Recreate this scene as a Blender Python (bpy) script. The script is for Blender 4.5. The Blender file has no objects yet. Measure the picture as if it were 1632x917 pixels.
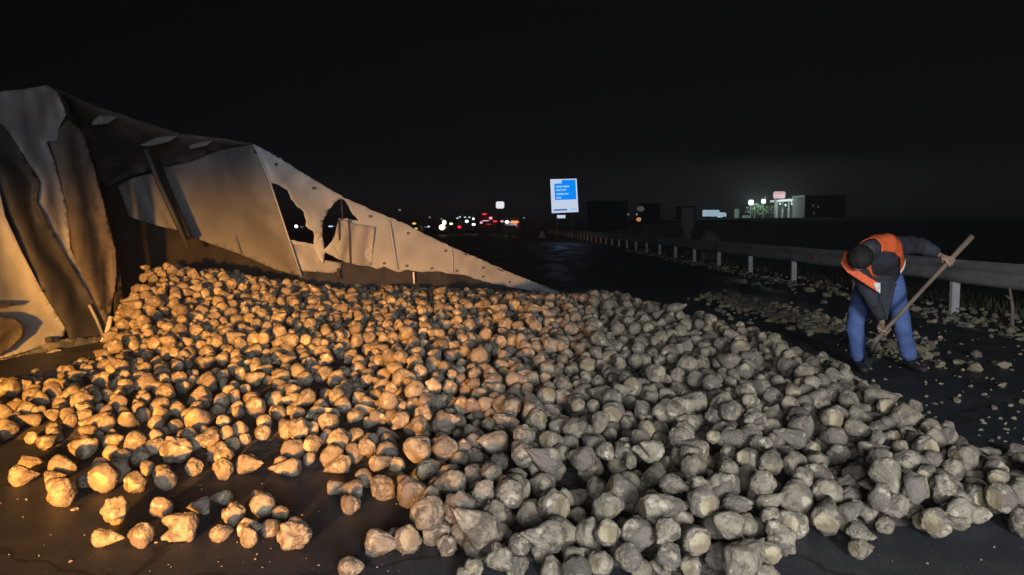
import bpy, bmesh, math, random
import numpy as np
from mathutils import Vector, Matrix, noise, geometry

random.seed(7)
rng = np.random.default_rng(7)
S = bpy.context.scene
C = S.collection

# ------------------------------------------------------------------ camera
F_PX, W_PX, H_PX = 1200.0, 1632.0, 917.0
CAM_H = 1.4
PITCH = math.atan((H_PX / 2 - 360.0) / F_PX)          # looking slightly down
cam_d = bpy.data.cameras.new('camera')
cam = bpy.data.objects.new('camera', cam_d); C.objects.link(cam)
cam_d.sensor_width = 36.0
cam_d.lens = 36.0 * F_PX / W_PX
cam_d.clip_start = 0.05; cam_d.clip_end = 6000
cam.location = (0, 0, CAM_H)
cam.rotation_euler = (math.pi / 2 - PITCH, 0, 0)
S.camera = cam

# ------------------------------------------------------------------ night sky
world = bpy.data.worlds.new('World'); S.world = world
world.use_nodes = True
nt = world.node_tree
bg = nt.nodes['Background']
tc = nt.nodes.new('ShaderNodeTexCoord'); sx = nt.nodes.new('ShaderNodeSeparateXYZ')
mr = nt.nodes.new('ShaderNodeValToRGB')
nt.links.new(tc.outputs['Generated'], sx.inputs[0]); nt.links.new(sx.outputs['Z'], mr.inputs[0])
cr = mr.color_ramp
cr.elements[0].position = 0.0; cr.elements[0].color = (0.0060, 0.0054, 0.0068, 1)
cr.elements[1].position = 0.42; cr.elements[1].color = (0.0006, 0.0006, 0.0008, 1)
e = cr.elements.new(0.10); e.color = (0.0024, 0.0023, 0.0031, 1)
nt.links.new(mr.outputs[0], bg.inputs[0])
bg.inputs[1].default_value = 1.0

# ------------------------------------------------------------------ lamps of the vehicles that stand behind the photographer, with added cool fill
def spot(name, loc, aim, watts, col, size, blend, rad):
    l = bpy.data.lights.new(name, 'SPOT'); o = bpy.data.objects.new(name, l); C.objects.link(o)
    l.energy = watts; l.color = col; l.spot_size = math.radians(size); l.spot_blend = blend
    l.shadow_soft_size = rad
    o.location = loc
    o.rotation_euler = (Vector(aim) - Vector(loc)).to_track_quat('-Z', 'Y').to_euler()
    return o
am = spot('amber_lamp', (-1.9, -6.0, 1.10), (-3.10, 6.0, 0.36), 24000, (1.0, 0.40, 0.05), 37, 1.0, 0.22)
am.scale = (1.0, 0.41, 1.0)
spot('cool_headlight_fill', (-0.9, -4.0, 1.80), (1.0, 8.0, 0.9), 850, (0.88, 0.94, 1.0), 84, 1.0, 0.9)  # second cool lamp added as broad soft fill to thin the shadows
spot('cool_headlight_fill', (1.9, -4.0, 1.95), (2.6, 8.0, 0.6), 2750, (0.92, 0.95, 1.0), 84, 1.0, 0.9)

S.view_settings.view_transform = 'Standard'
S.view_settings.look = 'None'
S.view_settings.exposure = 0.0
S.view_settings.gamma = 1.0
S.cycles.max_bounces = 5

# ------------------------------------------------------------------ pixel helpers (photo pixel -> point in the place)
cp, sp = math.cos(PITCH), math.sin(PITCH)
def ray(px, py):
    a = (px - W_PX / 2) / F_PX; b = (H_PX / 2 - py) / F_PX
    return Vector((a, cp + b * sp, -sp + b * cp))
def D(px, py, d):                                     # point at depth y = d
    r = ray(px, py); return Vector((0, 0, CAM_H)) + r * (d / r.y)
def G(px, py, z=0.0):                                 # point at height z
    r = ray(px, py); return Vector((0, 0, CAM_H)) + r * ((z - CAM_H) / r.z)
def PX(x, y, z):                                      # world -> photo pixel
    v = (x, y, z - CAM_H)
    f = v[1] * cp - v[2] * sp; u = v[1] * sp + v[2] * cp
    return W_PX / 2 + F_PX * v[0] / f, H_PX / 2 - F_PX * u / f

# ------------------------------------------------------------------ materials
def mat(name, col, rough=0.8, metal=0.0, emit=None, es=0.0, spec=0.4):
    m = bpy.data.materials.new(name); m.use_nodes = True
    b = m.node_tree.nodes['Principled BSDF']
    b.inputs['Base Color'].default_value = (*col, 1)
    b.inputs['Roughness'].default_value = rough
    b.inputs['Metallic'].default_value = metal
    b.inputs['Specular IOR Level'].default_value = spec
    if emit:
        b.inputs['Emission Color'].default_value = (*emit, 1)
        b.inputs['Emission Strength'].default_value = es
    return m
def N(m, t): return m.node_tree.nodes.new(t)
def Lk(m, a, b): m.node_tree.links.new(a, b)
def noisy(name, c1, c2, scale=6.0, rough=0.85, bump=0.3, bscale=40.0, bdist=0.01, detail=6, p0=0.35, p1=0.65, spec=0.3, c3=None, s3=1.0, t3=(0.5, 0.62), stretch=None, metal=0.0):
    m = mat(name, c1, rough, metal, spec=spec)
    b = m.node_tree.nodes['Principled BSDF']
    t = N(m, 'ShaderNodeTexCoord'); vec = t.outputs['Object']
    if stretch:
        mp = N(m, 'ShaderNodeMapping'); mp.inputs['Scale'].default_value = stretch; Lk(m, vec, mp.inputs[0]); vec = mp.outputs[0]
    n = N(m, 'ShaderNodeTexNoise'); n.inputs['Scale'].default_value = scale; n.inputs['Detail'].default_value = detail
    Lk(m, vec, n.inputs['Vector'])
    r = N(m, 'ShaderNodeValToRGB'); r.color_ramp.elements[0].position = p0; r.color_ramp.elements[1].position = p1
    r.color_ramp.elements[0].color = (*c1, 1); r.color_ramp.elements[1].color = (*c2, 1)
    Lk(m, n.outputs['Fac'], r.inputs[0]); out = r.outputs[0]
    if c3:
        n3 = N(m, 'ShaderNodeTexNoise'); n3.inputs['Scale'].default_value = s3; n3.inputs['Detail'].default_value = 8
        Lk(m, vec, n3.inputs['Vector'])
        r3 = N(m, 'ShaderNodeValToRGB'); r3.color_ramp.elements[0].position = t3[0]; r3.color_ramp.elements[1].position = t3[1]
        Lk(m, n3.outputs['Fac'], r3.inputs[0])
        mx = N(m, 'ShaderNodeMix'); mx.data_type = 'RGBA'
        Lk(m, r3.outputs[0], mx.inputs[0]); Lk(m, out, mx.inputs[6]); mx.inputs[7].default_value = (*c3, 1); out = mx.outputs[2]
    Lk(m, out, b.inputs['Base Color'])
    if bump:
        nb = N(m, 'ShaderNodeTexNoise'); nb.inputs['Scale'].default_value = bscale; nb.inputs['Detail'].default_value = 5
        Lk(m, t.outputs['Object'], nb.inputs['Vector'])
        bp = N(m, 'ShaderNodeBump'); bp.inputs['Strength'].default_value = bump; bp.inputs['Distance'].default_value = bdist
        Lk(m, nb.outputs['Fac'], bp.inputs['Height']); Lk(m, bp.outputs[0], b.inputs['Normal'])
    return m

def beet_material(name, dark, light, pale, soil):
    m = mat(name, light, 0.85, spec=0.25)
    b = m.node_tree.nodes['Principled BSDF']
    t = N(m, 'ShaderNodeTexCoord'); gi = N(m, 'ShaderNodeNewGeometry'); oi = N(m, 'ShaderNodeObjectInfo')
    ad = N(m, 'ShaderNodeMath'); ad.operation = 'ADD'; Lk(m, gi.outputs['Random Per Island'], ad.inputs[0]); Lk(m, oi.outputs['Random'], ad.inputs[1])
    fr = N(m, 'ShaderNodeMath'); fr.operation = 'FRACT'; Lk(m, ad.outputs[0], fr.inputs[0])
    off = N(m, 'ShaderNodeMath'); off.operation = 'MULTIPLY'; off.inputs[1].default_value = 37.0; Lk(m, fr.outputs[0], off.inputs[0])
    va = N(m, 'ShaderNodeVectorMath'); va.operation = 'ADD'; Lk(m, t.outputs['Object'], va.inputs[0]); Lk(m, off.outputs[0], va.inputs[1])
    n1 = N(m, 'ShaderNodeTexNoise'); n1.inputs['Scale'].default_value = 22; n1.inputs['Detail'].default_value = 7; n1.inputs['Roughness'].default_value = 0.65
    Lk(m, va.outputs[0], n1.inputs['Vector'])
    r1 = N(m, 'ShaderNodeValToRGB'); r1.color_ramp.elements[0].position = 0.36; r1.color_ramp.elements[1].position = 0.62
    r1.color_ramp.elements[0].color = (*dark, 1); r1.color_ramp.elements[1].color = (*light, 1)
    Lk(m, n1.outputs['Fac'], r1.inputs[0])
    # bare flesh where the skin is scraped
    n2 = N(m, 'ShaderNodeTexNoise'); n2.inputs['Scale'].default_value = 14; n2.inputs['Detail'].default_value = 4
    Lk(m, va.outputs[0], n2.inputs['Vector'])
    r2 = N(m, 'ShaderNodeValToRGB'); r2.color_ramp.elements[0].position = 0.60; r2.color_ramp.elements[1].position = 0.66
    Lk(m, n2.outputs['Fac'], r2.inputs[0])
    x1 = N(m, 'ShaderNodeMix'); x1.data_type = 'RGBA'; Lk(m, r2.outputs[0], x1.inputs[0]); Lk(m, r1.outputs[0], x1.inputs[6]); x1.inputs[7].default_value = (*pale, 1)
    # caked soil, more of it on some beets
    n3 = N(m, 'ShaderNodeTexNoise'); n3.inputs['Scale'].default_value = 9; n3.inputs['Detail'].default_value = 8; n3.inputs['Roughness'].default_value = 0.7
    Lk(m, va.outputs[0], n3.inputs['Vector'])
    s = N(m, 'ShaderNodeMath'); s.operation = 'MULTIPLY_ADD'; s.inputs[1].default_value = 0.22; Lk(m, fr.outputs[0], s.inputs[0]); Lk(m, n3.outputs['Fac'], s.inputs[2])
    r3 = N(m, 'ShaderNodeValToRGB'); r3.color_ramp.elements[0].position = 0.62; r3.color_ramp.elements[1].position = 0.70
    Lk(m, s.outputs[0], r3.inputs[0])
    x2 = N(m, 'ShaderNodeMix'); x2.data_type = 'RGBA'; Lk(m, r3.outputs[0], x2.inputs[0]); Lk(m, x1.outputs[2], x2.inputs[6]); x2.inputs[7].default_value = (*soil, 1)
    hv = N(m, 'ShaderNodeHueSaturation'); Lk(m, x2.outputs[2], hv.inputs['Color'])
    mv = N(m, 'ShaderNodeMapRange'); mv.inputs[3].default_value = 0.72; mv.inputs[4].default_value = 1.22; Lk(m, fr.outputs[0], mv.inputs[0]); Lk(m, mv.outputs[0], hv.inputs['Value'])
    Lk(m, hv.outputs[0], b.inputs['Base Color'])
    nb = N(m, 'ShaderNodeTexNoise'); nb.inputs['Scale'].default_value = 60; nb.inputs['Detail'].default_value = 6
    Lk(m, va.outputs[0], nb.inputs['Vector'])
    a2 = N(m, 'ShaderNodeMath'); a2.operation = 'ADD'; Lk(m, nb.outputs['Fac'], a2.inputs[0]); Lk(m, r3.outputs[0], a2.inputs[1])
    bp = N(m, 'ShaderNodeBump'); bp.inputs['Strength'].default_value = 0.7; bp.inputs['Distance'].default_value = 0.010
    Lk(m, a2.outputs[0], bp.inputs['Height']); Lk(m, bp.outputs[0], b.inputs['Normal'])
    return m

M = {}
M['beet'] = beet_material('beet_skin', (0.215, 0.182, 0.142), (0.39, 0.335, 0.25), (0.54, 0.485, 0.37), (0.16, 0.137, 0.115))
M['flesh'] = noisy('beet_flesh', (0.36, 0.30, 0.19), (0.52, 0.45, 0.30), 30, 0.8, 0.6, 60, 0.006, c3=(0.24, 0.19, 0.12), s3=14, t3=(0.42, 0.56))
M['soil'] = noisy('soil_coloured_core', (0.06, 0.052, 0.047), (0.12, 0.10, 0.085), 8, 0.95, 0.8, 25, 0.03)
M['clod'] = noisy('soil_clod', (0.17, 0.155, 0.12), (0.38, 0.35, 0.27), 12, 0.95, 0.8, 40, 0.02)
M['cream'] = noisy('cream_paint', (0.36, 0.385, 0.41), (0.42, 0.445, 0.475), 1.5, 0.5, 0.1, 20, 0.004, c3=(0.30, 0.30, 0.29), s3=1.4, t3=(0.58, 0.8))
M['tarp'] = noisy('dirty_white_tarpaulin', (0.34, 0.37, 0.41), (0.42, 0.455, 0.50), 0.8, 0.62, 0.2, 14, 0.012, c3=(0.27, 0.27, 0.26), s3=1.3, t3=(0.58, 0.8))
M['pale_tarp'] = noisy('pale_grey_tarpaulin', (0.24, 0.255, 0.28), (0.31, 0.325, 0.355), 1.5, 0.6, 0.2, 12, 0.01)
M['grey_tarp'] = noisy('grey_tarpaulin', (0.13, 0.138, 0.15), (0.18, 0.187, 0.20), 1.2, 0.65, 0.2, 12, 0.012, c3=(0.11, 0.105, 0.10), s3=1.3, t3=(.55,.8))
M['brown_tarp'] = noisy('grimy_brown_tarpaulin', (0.075, 0.068, 0.064), (0.12, 0.11, 0.105), 2.5, 0.8, 0.3, 14, 0.015, stretch=(3, 3, 0.5))
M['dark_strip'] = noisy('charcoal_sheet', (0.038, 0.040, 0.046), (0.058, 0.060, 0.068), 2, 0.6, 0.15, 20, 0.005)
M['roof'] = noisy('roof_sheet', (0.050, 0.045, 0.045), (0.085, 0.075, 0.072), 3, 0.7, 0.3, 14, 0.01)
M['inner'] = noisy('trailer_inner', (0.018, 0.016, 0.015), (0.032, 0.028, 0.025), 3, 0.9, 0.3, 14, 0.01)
M['board'] = noisy('blue_grey_board', (0.030, 0.033, 0.042), (0.050, 0.053, 0.064), 2.5, 0.6, 0.2, 20, 0.005)
M['sill'] = noisy('teal_grey_sill', (0.06, 0.075, 0.085), (0.12, 0.135, 0.14), 5, 0.5, 0.2, 20, 0.005, c3=(0.3, 0.27, 0.22), s3=5, t3=(0.55, 0.62))
M['steel'] = noisy('galvanised_steel', (0.60, 0.60, 0.62), (0.74, 0.74, 0.75), 4, 0.6, 0.1, 30, 0.003)
M['post'] = noisy('white_post_paint', (0.55, 0.56, 0.56), (0.70, 0.71, 0.70), 6, 0.6, 0.1, 30, 0.003, c3=(0.3, 0.28, 0.24), s3=4, t3=(0.6, 0.7))
M['wood'] = noisy('weathered_wood', (0.16, 0.12, 0.09), (0.27, 0.21, 0.16), 8, 0.7, 0.3, 40, 0.003, stretch=(1, 1, 0.2))
M['dark_metal'] = noisy('dark_metal', (0.03, 0.03, 0.033), (0.06, 0.06, 0.065), 6, 0.55, 0.1, 30, 0.002)
M['red_reflector'] = mat('red_reflector', (0.55, 0.08, 0.04), 0.3)

def asphalt():
    m = noisy('asphalt', (0.032, 0.035, 0.045), (0.046, 0.049, 0.060), 1.3, 0.62, 0.5, 180, 0.006, c3=(0.072, 0.070, 0.072), s3=1.6, t3=(0.50, 0.72), spec=0.35)
    b = m.node_tree.nodes['Principled BSDF']
    src = b.inputs['Base Color'].links[0].from_socket
    t = N(m, 'ShaderNodeTexCoord')
    v = N(m, 'ShaderNodeTexNoise'); v.inputs['Scale'].default_value = 30; v.inputs['Detail'].default_value = 2; Lk(m, t.outputs['Object'], v.inputs['Vector'])
    r = N(m, 'ShaderNodeValToRGB'); r.color_ramp.elements[0].position = 0.70; r.color_ramp.elements[1].position = 0.74
    Lk(m, v.outputs['Fac'], r.inputs[0])
    # wet streaks
    x = N(m, 'ShaderNodeMix'); x.data_type = 'RGBA'; Lk(m, r.outputs[0], x.inputs[0]); Lk(m, src, x.inputs[6]); x.inputs[7].default_value = (0.15, 0.13, 0.115, 1)
    Lk(m, x.outputs[2], b.inputs['Base Color'])
    vo = N(m, 'ShaderNodeTexVoronoi'); vo.feature = 'DISTANCE_TO_EDGE'; vo.inputs['Scale'].default_value = 0.8
    dn = N(m, 'ShaderNodeTexNoise'); dn.inputs['Scale'].default_value = 3; dn.inputs['Detail'].default_value = 6; Lk(m, t.outputs['Object'], dn.inputs['Vector'])
    dv = N(m, 'ShaderNodeMix'); dv.data_type = 'RGBA'; dv.inputs[0].default_value = 0.35; Lk(m, t.outputs['Object'], dv.inputs[6]); Lk(m, dn.outputs['Color'], dv.inputs[7]); Lk(m, dv.outputs[2], vo.inputs['Vector'])
    cr_ = N(m, 'ShaderNodeMapRange'); cr_.inputs[1].default_value = 0.004; cr_.inputs[2].default_value = 0.012; cr_.inputs[3].default_value = 0.45; cr_.inputs[4].default_value = 1.0; Lk(m, vo.outputs['Distance'], cr_.inputs[0])
    gr = N(m, 'ShaderNodeTexNoise'); gr.inputs['Scale'].default_value = 140; gr.inputs['Detail'].default_value = 2; Lk(m, t.outputs['Object'], gr.inputs['Vector'])
    gm = N(m, 'ShaderNodeMapRange'); gm.inputs[1].default_value = 0.35; gm.inputs[2].default_value = 0.65; gm.inputs[3].default_value = 0.7; gm.inputs[4].default_value = 1.4; Lk(m, gr.outputs['Fac'], gm.inputs[0])
    pm_ = N(m, 'ShaderNodeMath'); pm_.operation = 'MULTIPLY'; Lk(m, cr_.outputs[0], pm_.inputs[0]); Lk(m, gm.outputs[0], pm_.inputs[1])
    hs = N(m, 'ShaderNodeHueSaturation'); Lk(m, x.outputs[2], hs.inputs['Color']); Lk(m, pm_.outputs[0], hs.inputs['Value']); Lk(m, hs.outputs[0], b.inputs['Base Color'])
    mp = N(m, 'ShaderNodeMapping'); mp.inputs['Scale'].default_value = (0.9, 0.25, 1); Lk(m, t.outputs['Object'], mp.inputs[0])
    w = N(m, 'ShaderNodeTexNoise'); w.inputs['Scale'].default_value = 1.2; w.inputs['Detail'].default_value = 6; Lk(m, mp.outputs[0], w.inputs['Vector'])
    rr = N(m, 'ShaderNodeMapRange'); rr.inputs[1].default_value = 0.4; rr.inputs[2].default_value = 0.62; rr.inputs[3].default_value = 0.45; rr.inputs[4].default_value = 0.8
    Lk(m, w.outputs['Fac'], rr.inputs[0]); Lk(m, rr.outputs[0], b.inputs['Roughness'])
    return m
M['asphalt'] = asphalt()
M['verge'] = noisy('rough_verge', (0.022, 0.024, 0.014), (0.055, 0.052, 0.034), 2.5, 0.95, 0.8, 12, 0.06)
M['land'] = noisy('dark_fields', (0.010, 0.011, 0.009), (0.022, 0.022, 0.017), 0.05, 1.0, 0.0)
M['paint_line'] = noisy('worn_road_paint', (0.25, 0.25, 0.24), (0.05, 0.05, 0.05), 3, 0.8, 0.1, 40, 0.002, p0=0.4, p1=0.6)

# ------------------------------------------------------------------ object helpers
def prop(o, label=None, cat=None, group=None, kind=None):
    if label: o['label'] = label
    if cat: o['category'] = cat
    if group: o['group'] = group
    if kind: o['kind'] = kind
    return o
def empty(name, loc=(0, 0, 0), rz=0.0, **k):
    o = bpy.data.objects.new(name, None); C.objects.link(o); o.location = loc; o.rotation_euler = (0, 0, rz)
    o.empty_display_size = 0.2
    return prop(o, **k)
def link(name, me, parent=None, m=None):
    o = bpy.data.objects.new(name, me); C.objects.link(o)
    if m is not None: me.materials.append(m)
    if parent:
        o.parent = parent
        # parts are built in world coordinates: keep them there
        if parent.parent: o.matrix_parent_inverse = (Matrix.LocRotScale(parent.parent.location, parent.parent.rotation_euler, None)).inverted()
        else: o.matrix_parent_inverse = Matrix.LocRotScale(parent.location, parent.rotation_euler, None).inverted()
    return o
def finish(bm, name, m, parent=None, smooth=False, local=False):
    bmesh.ops.recalc_face_normals(bm, faces=bm.faces[:])
    me = bpy.data.meshes.new(name); bm.to_mesh(me); bm.free()
    if smooth:
        me.polygons.foreach_set('use_smooth', [True] * len(me.polygons))
    me.materials.append(m)
    o = bpy.data.objects.new(name, me); C.objects.link(o)
    if parent:
        o.parent = parent
        if not local: o.matrix_parent_inverse = Matrix.LocRotScale(parent.location, parent.rotation_euler, None).inverted()
    return o
def box(bm, c, s, rz=0.0, rot=None, bevel=0.0):
    r = bmesh.ops.create_cube(bm, size=1.0)
    mt = Matrix.Translation(c) @ (rot if rot is not None else Matrix.Rotation(rz, 4, 'Z')) @ Matrix.Diagonal((*s, 1))
    bmesh.ops.transform(bm, matrix=mt, verts=r['verts'])
    if bevel:
        ed = list({e for v in r['verts'] for e in v.link_edges})
        bmesh.ops.bevel(bm, geom=ed, offset=bevel, segments=2, affect='EDGES')
def tube(bm, pts, rad, n=8, cap=True):
    pts = [Vector(p) for p in pts]; rings = []
    up = Vector((0.13, 0.21, 1)).normalized()
    for i, p in enumerate(pts):
        t = (pts[min(i + 1, len(pts) - 1)] - pts[max(i - 1, 0)]).normalized()
        a = t.cross(up)
        if a.length < 0.1: a = t.cross(Vector((1, 0, 0)))
        a.normalize(); b = t.cross(a)
        r = rad[i] if isinstance(rad, (list, tuple)) else rad
        rings.append([bm.verts.new(p + a * (r * math.cos(k * math.tau / n)) + b * (r * math.sin(k * math.tau / n))) for k in range(n)])
    for r0, r1 in zip(rings, rings[1:]):
        for k in range(n): bm.faces.new((r0[k], r0[(k + 1) % n], r1[(k + 1) % n], r1[k]))
    if cap:
        bm.faces.new(rings[0][::-1]); bm.faces.new(rings[-1])
def copy_tree(o, parent=None):
    c = o.copy(); C.objects.link(c)
    if parent: c.parent = parent
    for ch in o.children: copy_tree(ch, c)
    return c

# ================================================================== THE SETTING
def terrain():
    bm = bmesh.new()
    xs = sorted(set([-3000, -1200, -500, -200, -100, -60, -30, -20, -12, -10, 9, 10, 12, 14, 17, 20, 25, 30, 36, 42, 48, 54, 60, 70, 85, 110, 160, 260, 500, 1200, 3000]))
    ys = [-60, -30, 0, 10, 20, 30, 40, 55, 70, 90, 110, 130, 150, 170, 190, 210, 230, 250, 270, 300, 340, 400, 500, 700, 1000, 1600, 2500, 3500]
    def h(x, y):
        z = -0.06
        if x > 9:
            z += 0.0 - 0.35 * min(1, max(0, (x - 9) / 5)) * max(0, 1 - max(0, x - 14) / 14)
            t = min(1, max(0, (x - 22) / 34)); f = min(1, max(0, (y - 60) / 120))
            z += 3.5 * t * t * (3 - 2 * t) * f
        if abs(x) > 12: z += 0.25 * noise.noise(Vector((x * 0.03, y * 0.02, 3))) * min(1, (abs(x) - 12) / 20)
        return z
    vs = [[bm.verts.new((x, y, h(x, y))) for x in xs] for y in ys]
    for j in range(len(ys) - 1):
        for i in range(len(xs) - 1):
            bm.faces.new((vs[j][i], vs[j][i + 1], vs[j + 1][i + 1], vs[j + 1][i]))
    return prop(finish(bm, 'terrain', M['land'], smooth=True), kind='structure'), h
ground, terrain_h = terrain()

bm = bmesh.new()
ys = [-12] + list(np.linspace(-4, 26, 61)) + [30, 40, 60, 100, 200, 400, 900]
xs = [-11] + list(np.linspace(-8, 6.9, 50)) + [7.6]
vs = [[bm.verts.new((x, y, 0.006 * noise.noise(Vector((x * .8, y * .5, 0))) if -4 < y < 26 else 0.0)) for x in xs] for y in ys]
for j in range(len(ys) - 1):
    for i in range(len(xs) - 1): bm.faces.new((vs[j][i], vs[j][i + 1], vs[j + 1][i + 1], vs[j + 1][i]))
prop(finish(bm, 'road', M['asphalt'], smooth=True), kind='structure')

bm = bmesh.new()
ys = list(np.linspace(2, 40, 96)) + [50, 70, 120, 250]
xs = list(np.linspace(7.05, 10.2, 16))
def vh(x, y):
    t = (x - 7.05) / 3.15
    return 0.012 + 0.10 * math.sin(min(1, t * 3) * math.pi / 2) * (0.7 + 0.6 * noise.noise(Vector((x * 2, y * 1.5, 5)))) - 0.22 * t * t + 0.05 * noise.noise(Vector((x * 6, y * 5, 1)))
vs = [[bm.verts.new((x, y, max(vh(x, y), -0.03) if 7.06 < x < 10.1 else (-0.05 if x > 8 else 0.008))) for x in xs] for y in ys]
for j in range(len(ys) - 1):
    for i in range(len(xs) - 1): bm.faces.new((vs[j][i], vs[j][i + 1], vs[j + 1][i + 1], vs[j + 1][i]))
prop(finish(bm, 'verge', M['verge'], smooth=True), kind='structure')

# worn edge line of the road
bm = bmesh.new(); y = 1.0
while y < 200:
    y2 = y + 4
    bm.faces.new([bm.verts.new(p) for p in ((6.15, y, 0.012), (6.30, y, 0.012), (6.30, y2, 0.012), (6.15, y2, 0.012))]); y = y2
prop(finish(bm, 'road_marking', M['paint_line']), kind='structure')

# ================================================================== GUARDRAIL
GX = 7.0
rail = empty('guardrail', (GX, 9, 0), label='long galvanised steel guardrail on white posts along the right edge of the road', cat='guardrail')
post_y = [12.0 + 3.45 * k for k in range(-2, 40)]
def wbeam(y0, y1):
    bm = bmesh.new()
    prof = [(0.0, .875), (-.035, .862), (-.075, .825), (-.080, .785), (-.045, .745), (-.015, .715), (-.015, .675), (-.045, .645), (-.080, .605), (-.075, .565), (-.035, .528), (0.0, .515)]
    n = 6 if y1 < 60 else 1
    rows = []
    for k in range(n + 1):
        y = y0 + (y1 - y0) * k / n
        w = 0.012 * noise.noise(Vector((0, y * 0.7, 2)))
        rows.append([bm.verts.new((GX + px + w, y, pz + 0.012 * noise.noise(Vector((0, y * .5, 8))))) for px, pz in prof])
    for a, b in zip(rows, rows[1:]):
        for k in range(len(prof) - 1): bm.faces.new((a[k], a[k + 1], b[k + 1], b[k]))
    r = bmesh.ops.solidify(bm, geom=bm.faces[:], thickness=0.005)
    return bm
pm = None
for i, y in enumerate(post_y):
    if i < len(post_y) - 1:
        finish(wbeam(y + 0.003, post_y[i + 1] - 0.003), 'rail_beam', M['steel'], rail, smooth=True)
    bm = bmesh.new()
    if pm is None:
        box(bm, (0.085, 0, 0.36), (0.12, 0.10, 0.86), bevel=0.012)
        o = finish(bm, 'post', M['post'], rail, local=True); pm = o.data
    else:
        bm.free(); o = bpy.data.objects.new('post', pm); C.objects.link(o); o.parent = rail
    o.location = (0, y - 9, 0); o.rotation_euler = (random.uniform(-.015, .015), random.uniform(-.02, .02), 0)
for y in (17.4, 36):
    bm = bmesh.new(); box(bm, (GX - 0.045, y, 0.70), (0.02, 0.09, 0.14)); finish(bm, 'reflector', M['red_reflector'], rail)

# ================================================================== THE OVERTURNED LORRY
A_, B_ = Vector((-4.95, 9.3)), Vector((1.1, 15.3))
N0, N1 = Vector((-5.45, 7.7)), Vector((-4.95, 9.3))
def dline(p, q):
    def f(px, off=0.0):
        k = (px - W_PX / 2) / F_PX; d = q - p
        t = (k * p.y - p.x) / (d.x - k * d.y)
        return p.y + d.y * t + off
    return f
dW = dline(A_, B_); dN = dline(N0, N1)
vl = D(190, 300, 11.6); vr_d = dW(485)
V0 = Vector((vl.x, vl.y)); vr = D(485, 400, vr_d); V1 = Vector((vr.x, vr.y))
dV = dline(V0, V1)

def inside(p, poly):
    x, y = p; c = False; j = len(poly) - 1
    for i in range(len(poly)):
        xi, yi = poly[i]; xj, yj = poly[j]
        if (yi > y) != (yj > y) and x < (xj - xi) * (y - yi) / (yj - yi) + xi: c = not c
        j = i
    return c
def panel(name, ctrl, material, parent, holes=(), step=9.0, wrinkle=(0.03, 0.02), fold=(1, 0), fold_len=40.0, seed=0, thick=0.012, ragged=0.0, belly=0.0):
    """A sheet whose outline is given as (px, py, depth); torn holes are outlines in the same pixels."""
    rnd = random.Random(seed)
    def dens(poly):
        out = []
        n = len(poly)
        for i in range(n):
            a, b = poly[i], poly[(i + 1) % n]
            m = max(1, int(math.hypot(b[0] - a[0], b[1] - a[1]) / (step * 0.7)))
            for k in range(m):
                t = k / m; jx = rnd.uniform(-ragged, ragged) if k else 0; jy = rnd.uniform(-ragged, ragged) if k else 0
                out.append(tuple(a[q] + (b[q] - a[q]) * t + ((jx, jy, 0)[q] if q < 3 else 0) for q in range(len(a))))
        return out
    outl = dens(ctrl); hol = [dens([(h[0], h[1]) for h in hh]) for hh in holes]
    c3 = np.array(outl)
    o2 = [(p[0], p[1]) for p in outl]
    pts = []; edges = []
    for poly in [o2] + hol:
        b = len(pts); pts += [Vector((p[0], p[1])) for p in poly]; m = len(poly)
        edges += [(b + k, b + (k + 1) % m) for k in range(m)]
    x0, x1 = min(p[0] for p in o2), max(p[0] for p in o2); y0, y1 = min(p[1] for p in o2), max(p[1] for p in o2)
    yy = y0 + step / 2; row = 0
    while yy < y1:
        xx = x0 + step / 2 + (row % 2) * step / 2
        while xx < x1:
            q = (xx + rnd.uniform(-1, 1) * step * .2, yy + rnd.uniform(-1, 1) * step * .2)
            if inside(q, o2) and not any(inside(q, h) for h in hol): pts.append(Vector(q))
            xx += step
        yy += step * .87; row += 1
    v, e_, f, *_ = geometry.delaunay_2d_cdt(pts, edges, [], 0, 0.01)
    bm = bmesh.new(); bv = []
    fx, fy = fold; L = math.hypot(fx, fy); fx /= L; fy /= L
    xc, yc = (x0 + x1) / 2, (y0 + y1) / 2
    for p in v:
        w = 1.0 / ((c3[:, 0] - p.x) ** 2 + (c3[:, 1] - p.y) ** 2 + 4.0) ** 1.5
        d = float((w * c3[:, 2]).sum() / w.sum())
        s = (p.x * fx + p.y * fy)
        s += 0.9 * fold_len * noise.noise(Vector((p.x * .012, p.y * .012, seed)))
        d += wrinkle[0] * (1 - abs(math.sin(s / fold_len * math.pi)) * 2) + wrinkle[1] * noise.noise(Vector((p.x * .035, p.y * .035, seed + 3.3)))
        rg = 1 - abs(noise.noise(Vector((s * .9 / fold_len, (p.x * -fy + p.y * fx) * .006, seed + 7.7)))) * 5
        d -= (wrinkle[0] + wrinkle[1]) * 0.5 * max(0, rg)
        d -= belly * max(0, 1 - ((p.x - xc) / (x1 - x0 + 1) * 2) ** 2) * max(0, 1 - ((p.y - yc) / (y1 - y0 + 1) * 2) ** 2)
        bv.append(bm.verts.new(D(p.x, p.y, d)))
    for t in f:
        cx = sum(v[i].x for i in t) / len(t); cy = sum(v[i].y for i in t) / len(t)
        if inside((cx, cy), o2) and not any(inside((cx, cy), h) for h in hol):
            try: bm.faces.new([bv[i] for i in t])
            except ValueError: pass
    bmesh.ops.delete(bm, geom=[q for q in bm.verts if not q.link_faces], context='VERTS')
    o = finish(bm, name, material, parent, smooth=True)
    sm = o.modifiers.new('thickness', 'SOLIDIFY'); sm.thickness = thick; sm.offset = 0
    return o

lorry = empty('overturned_lorry', (-4.9, 9.3, 0), label='wrecked lorry on its side, torn dirty white tarpaulin sagging down to the heap of beets', cat='lorry')
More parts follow.
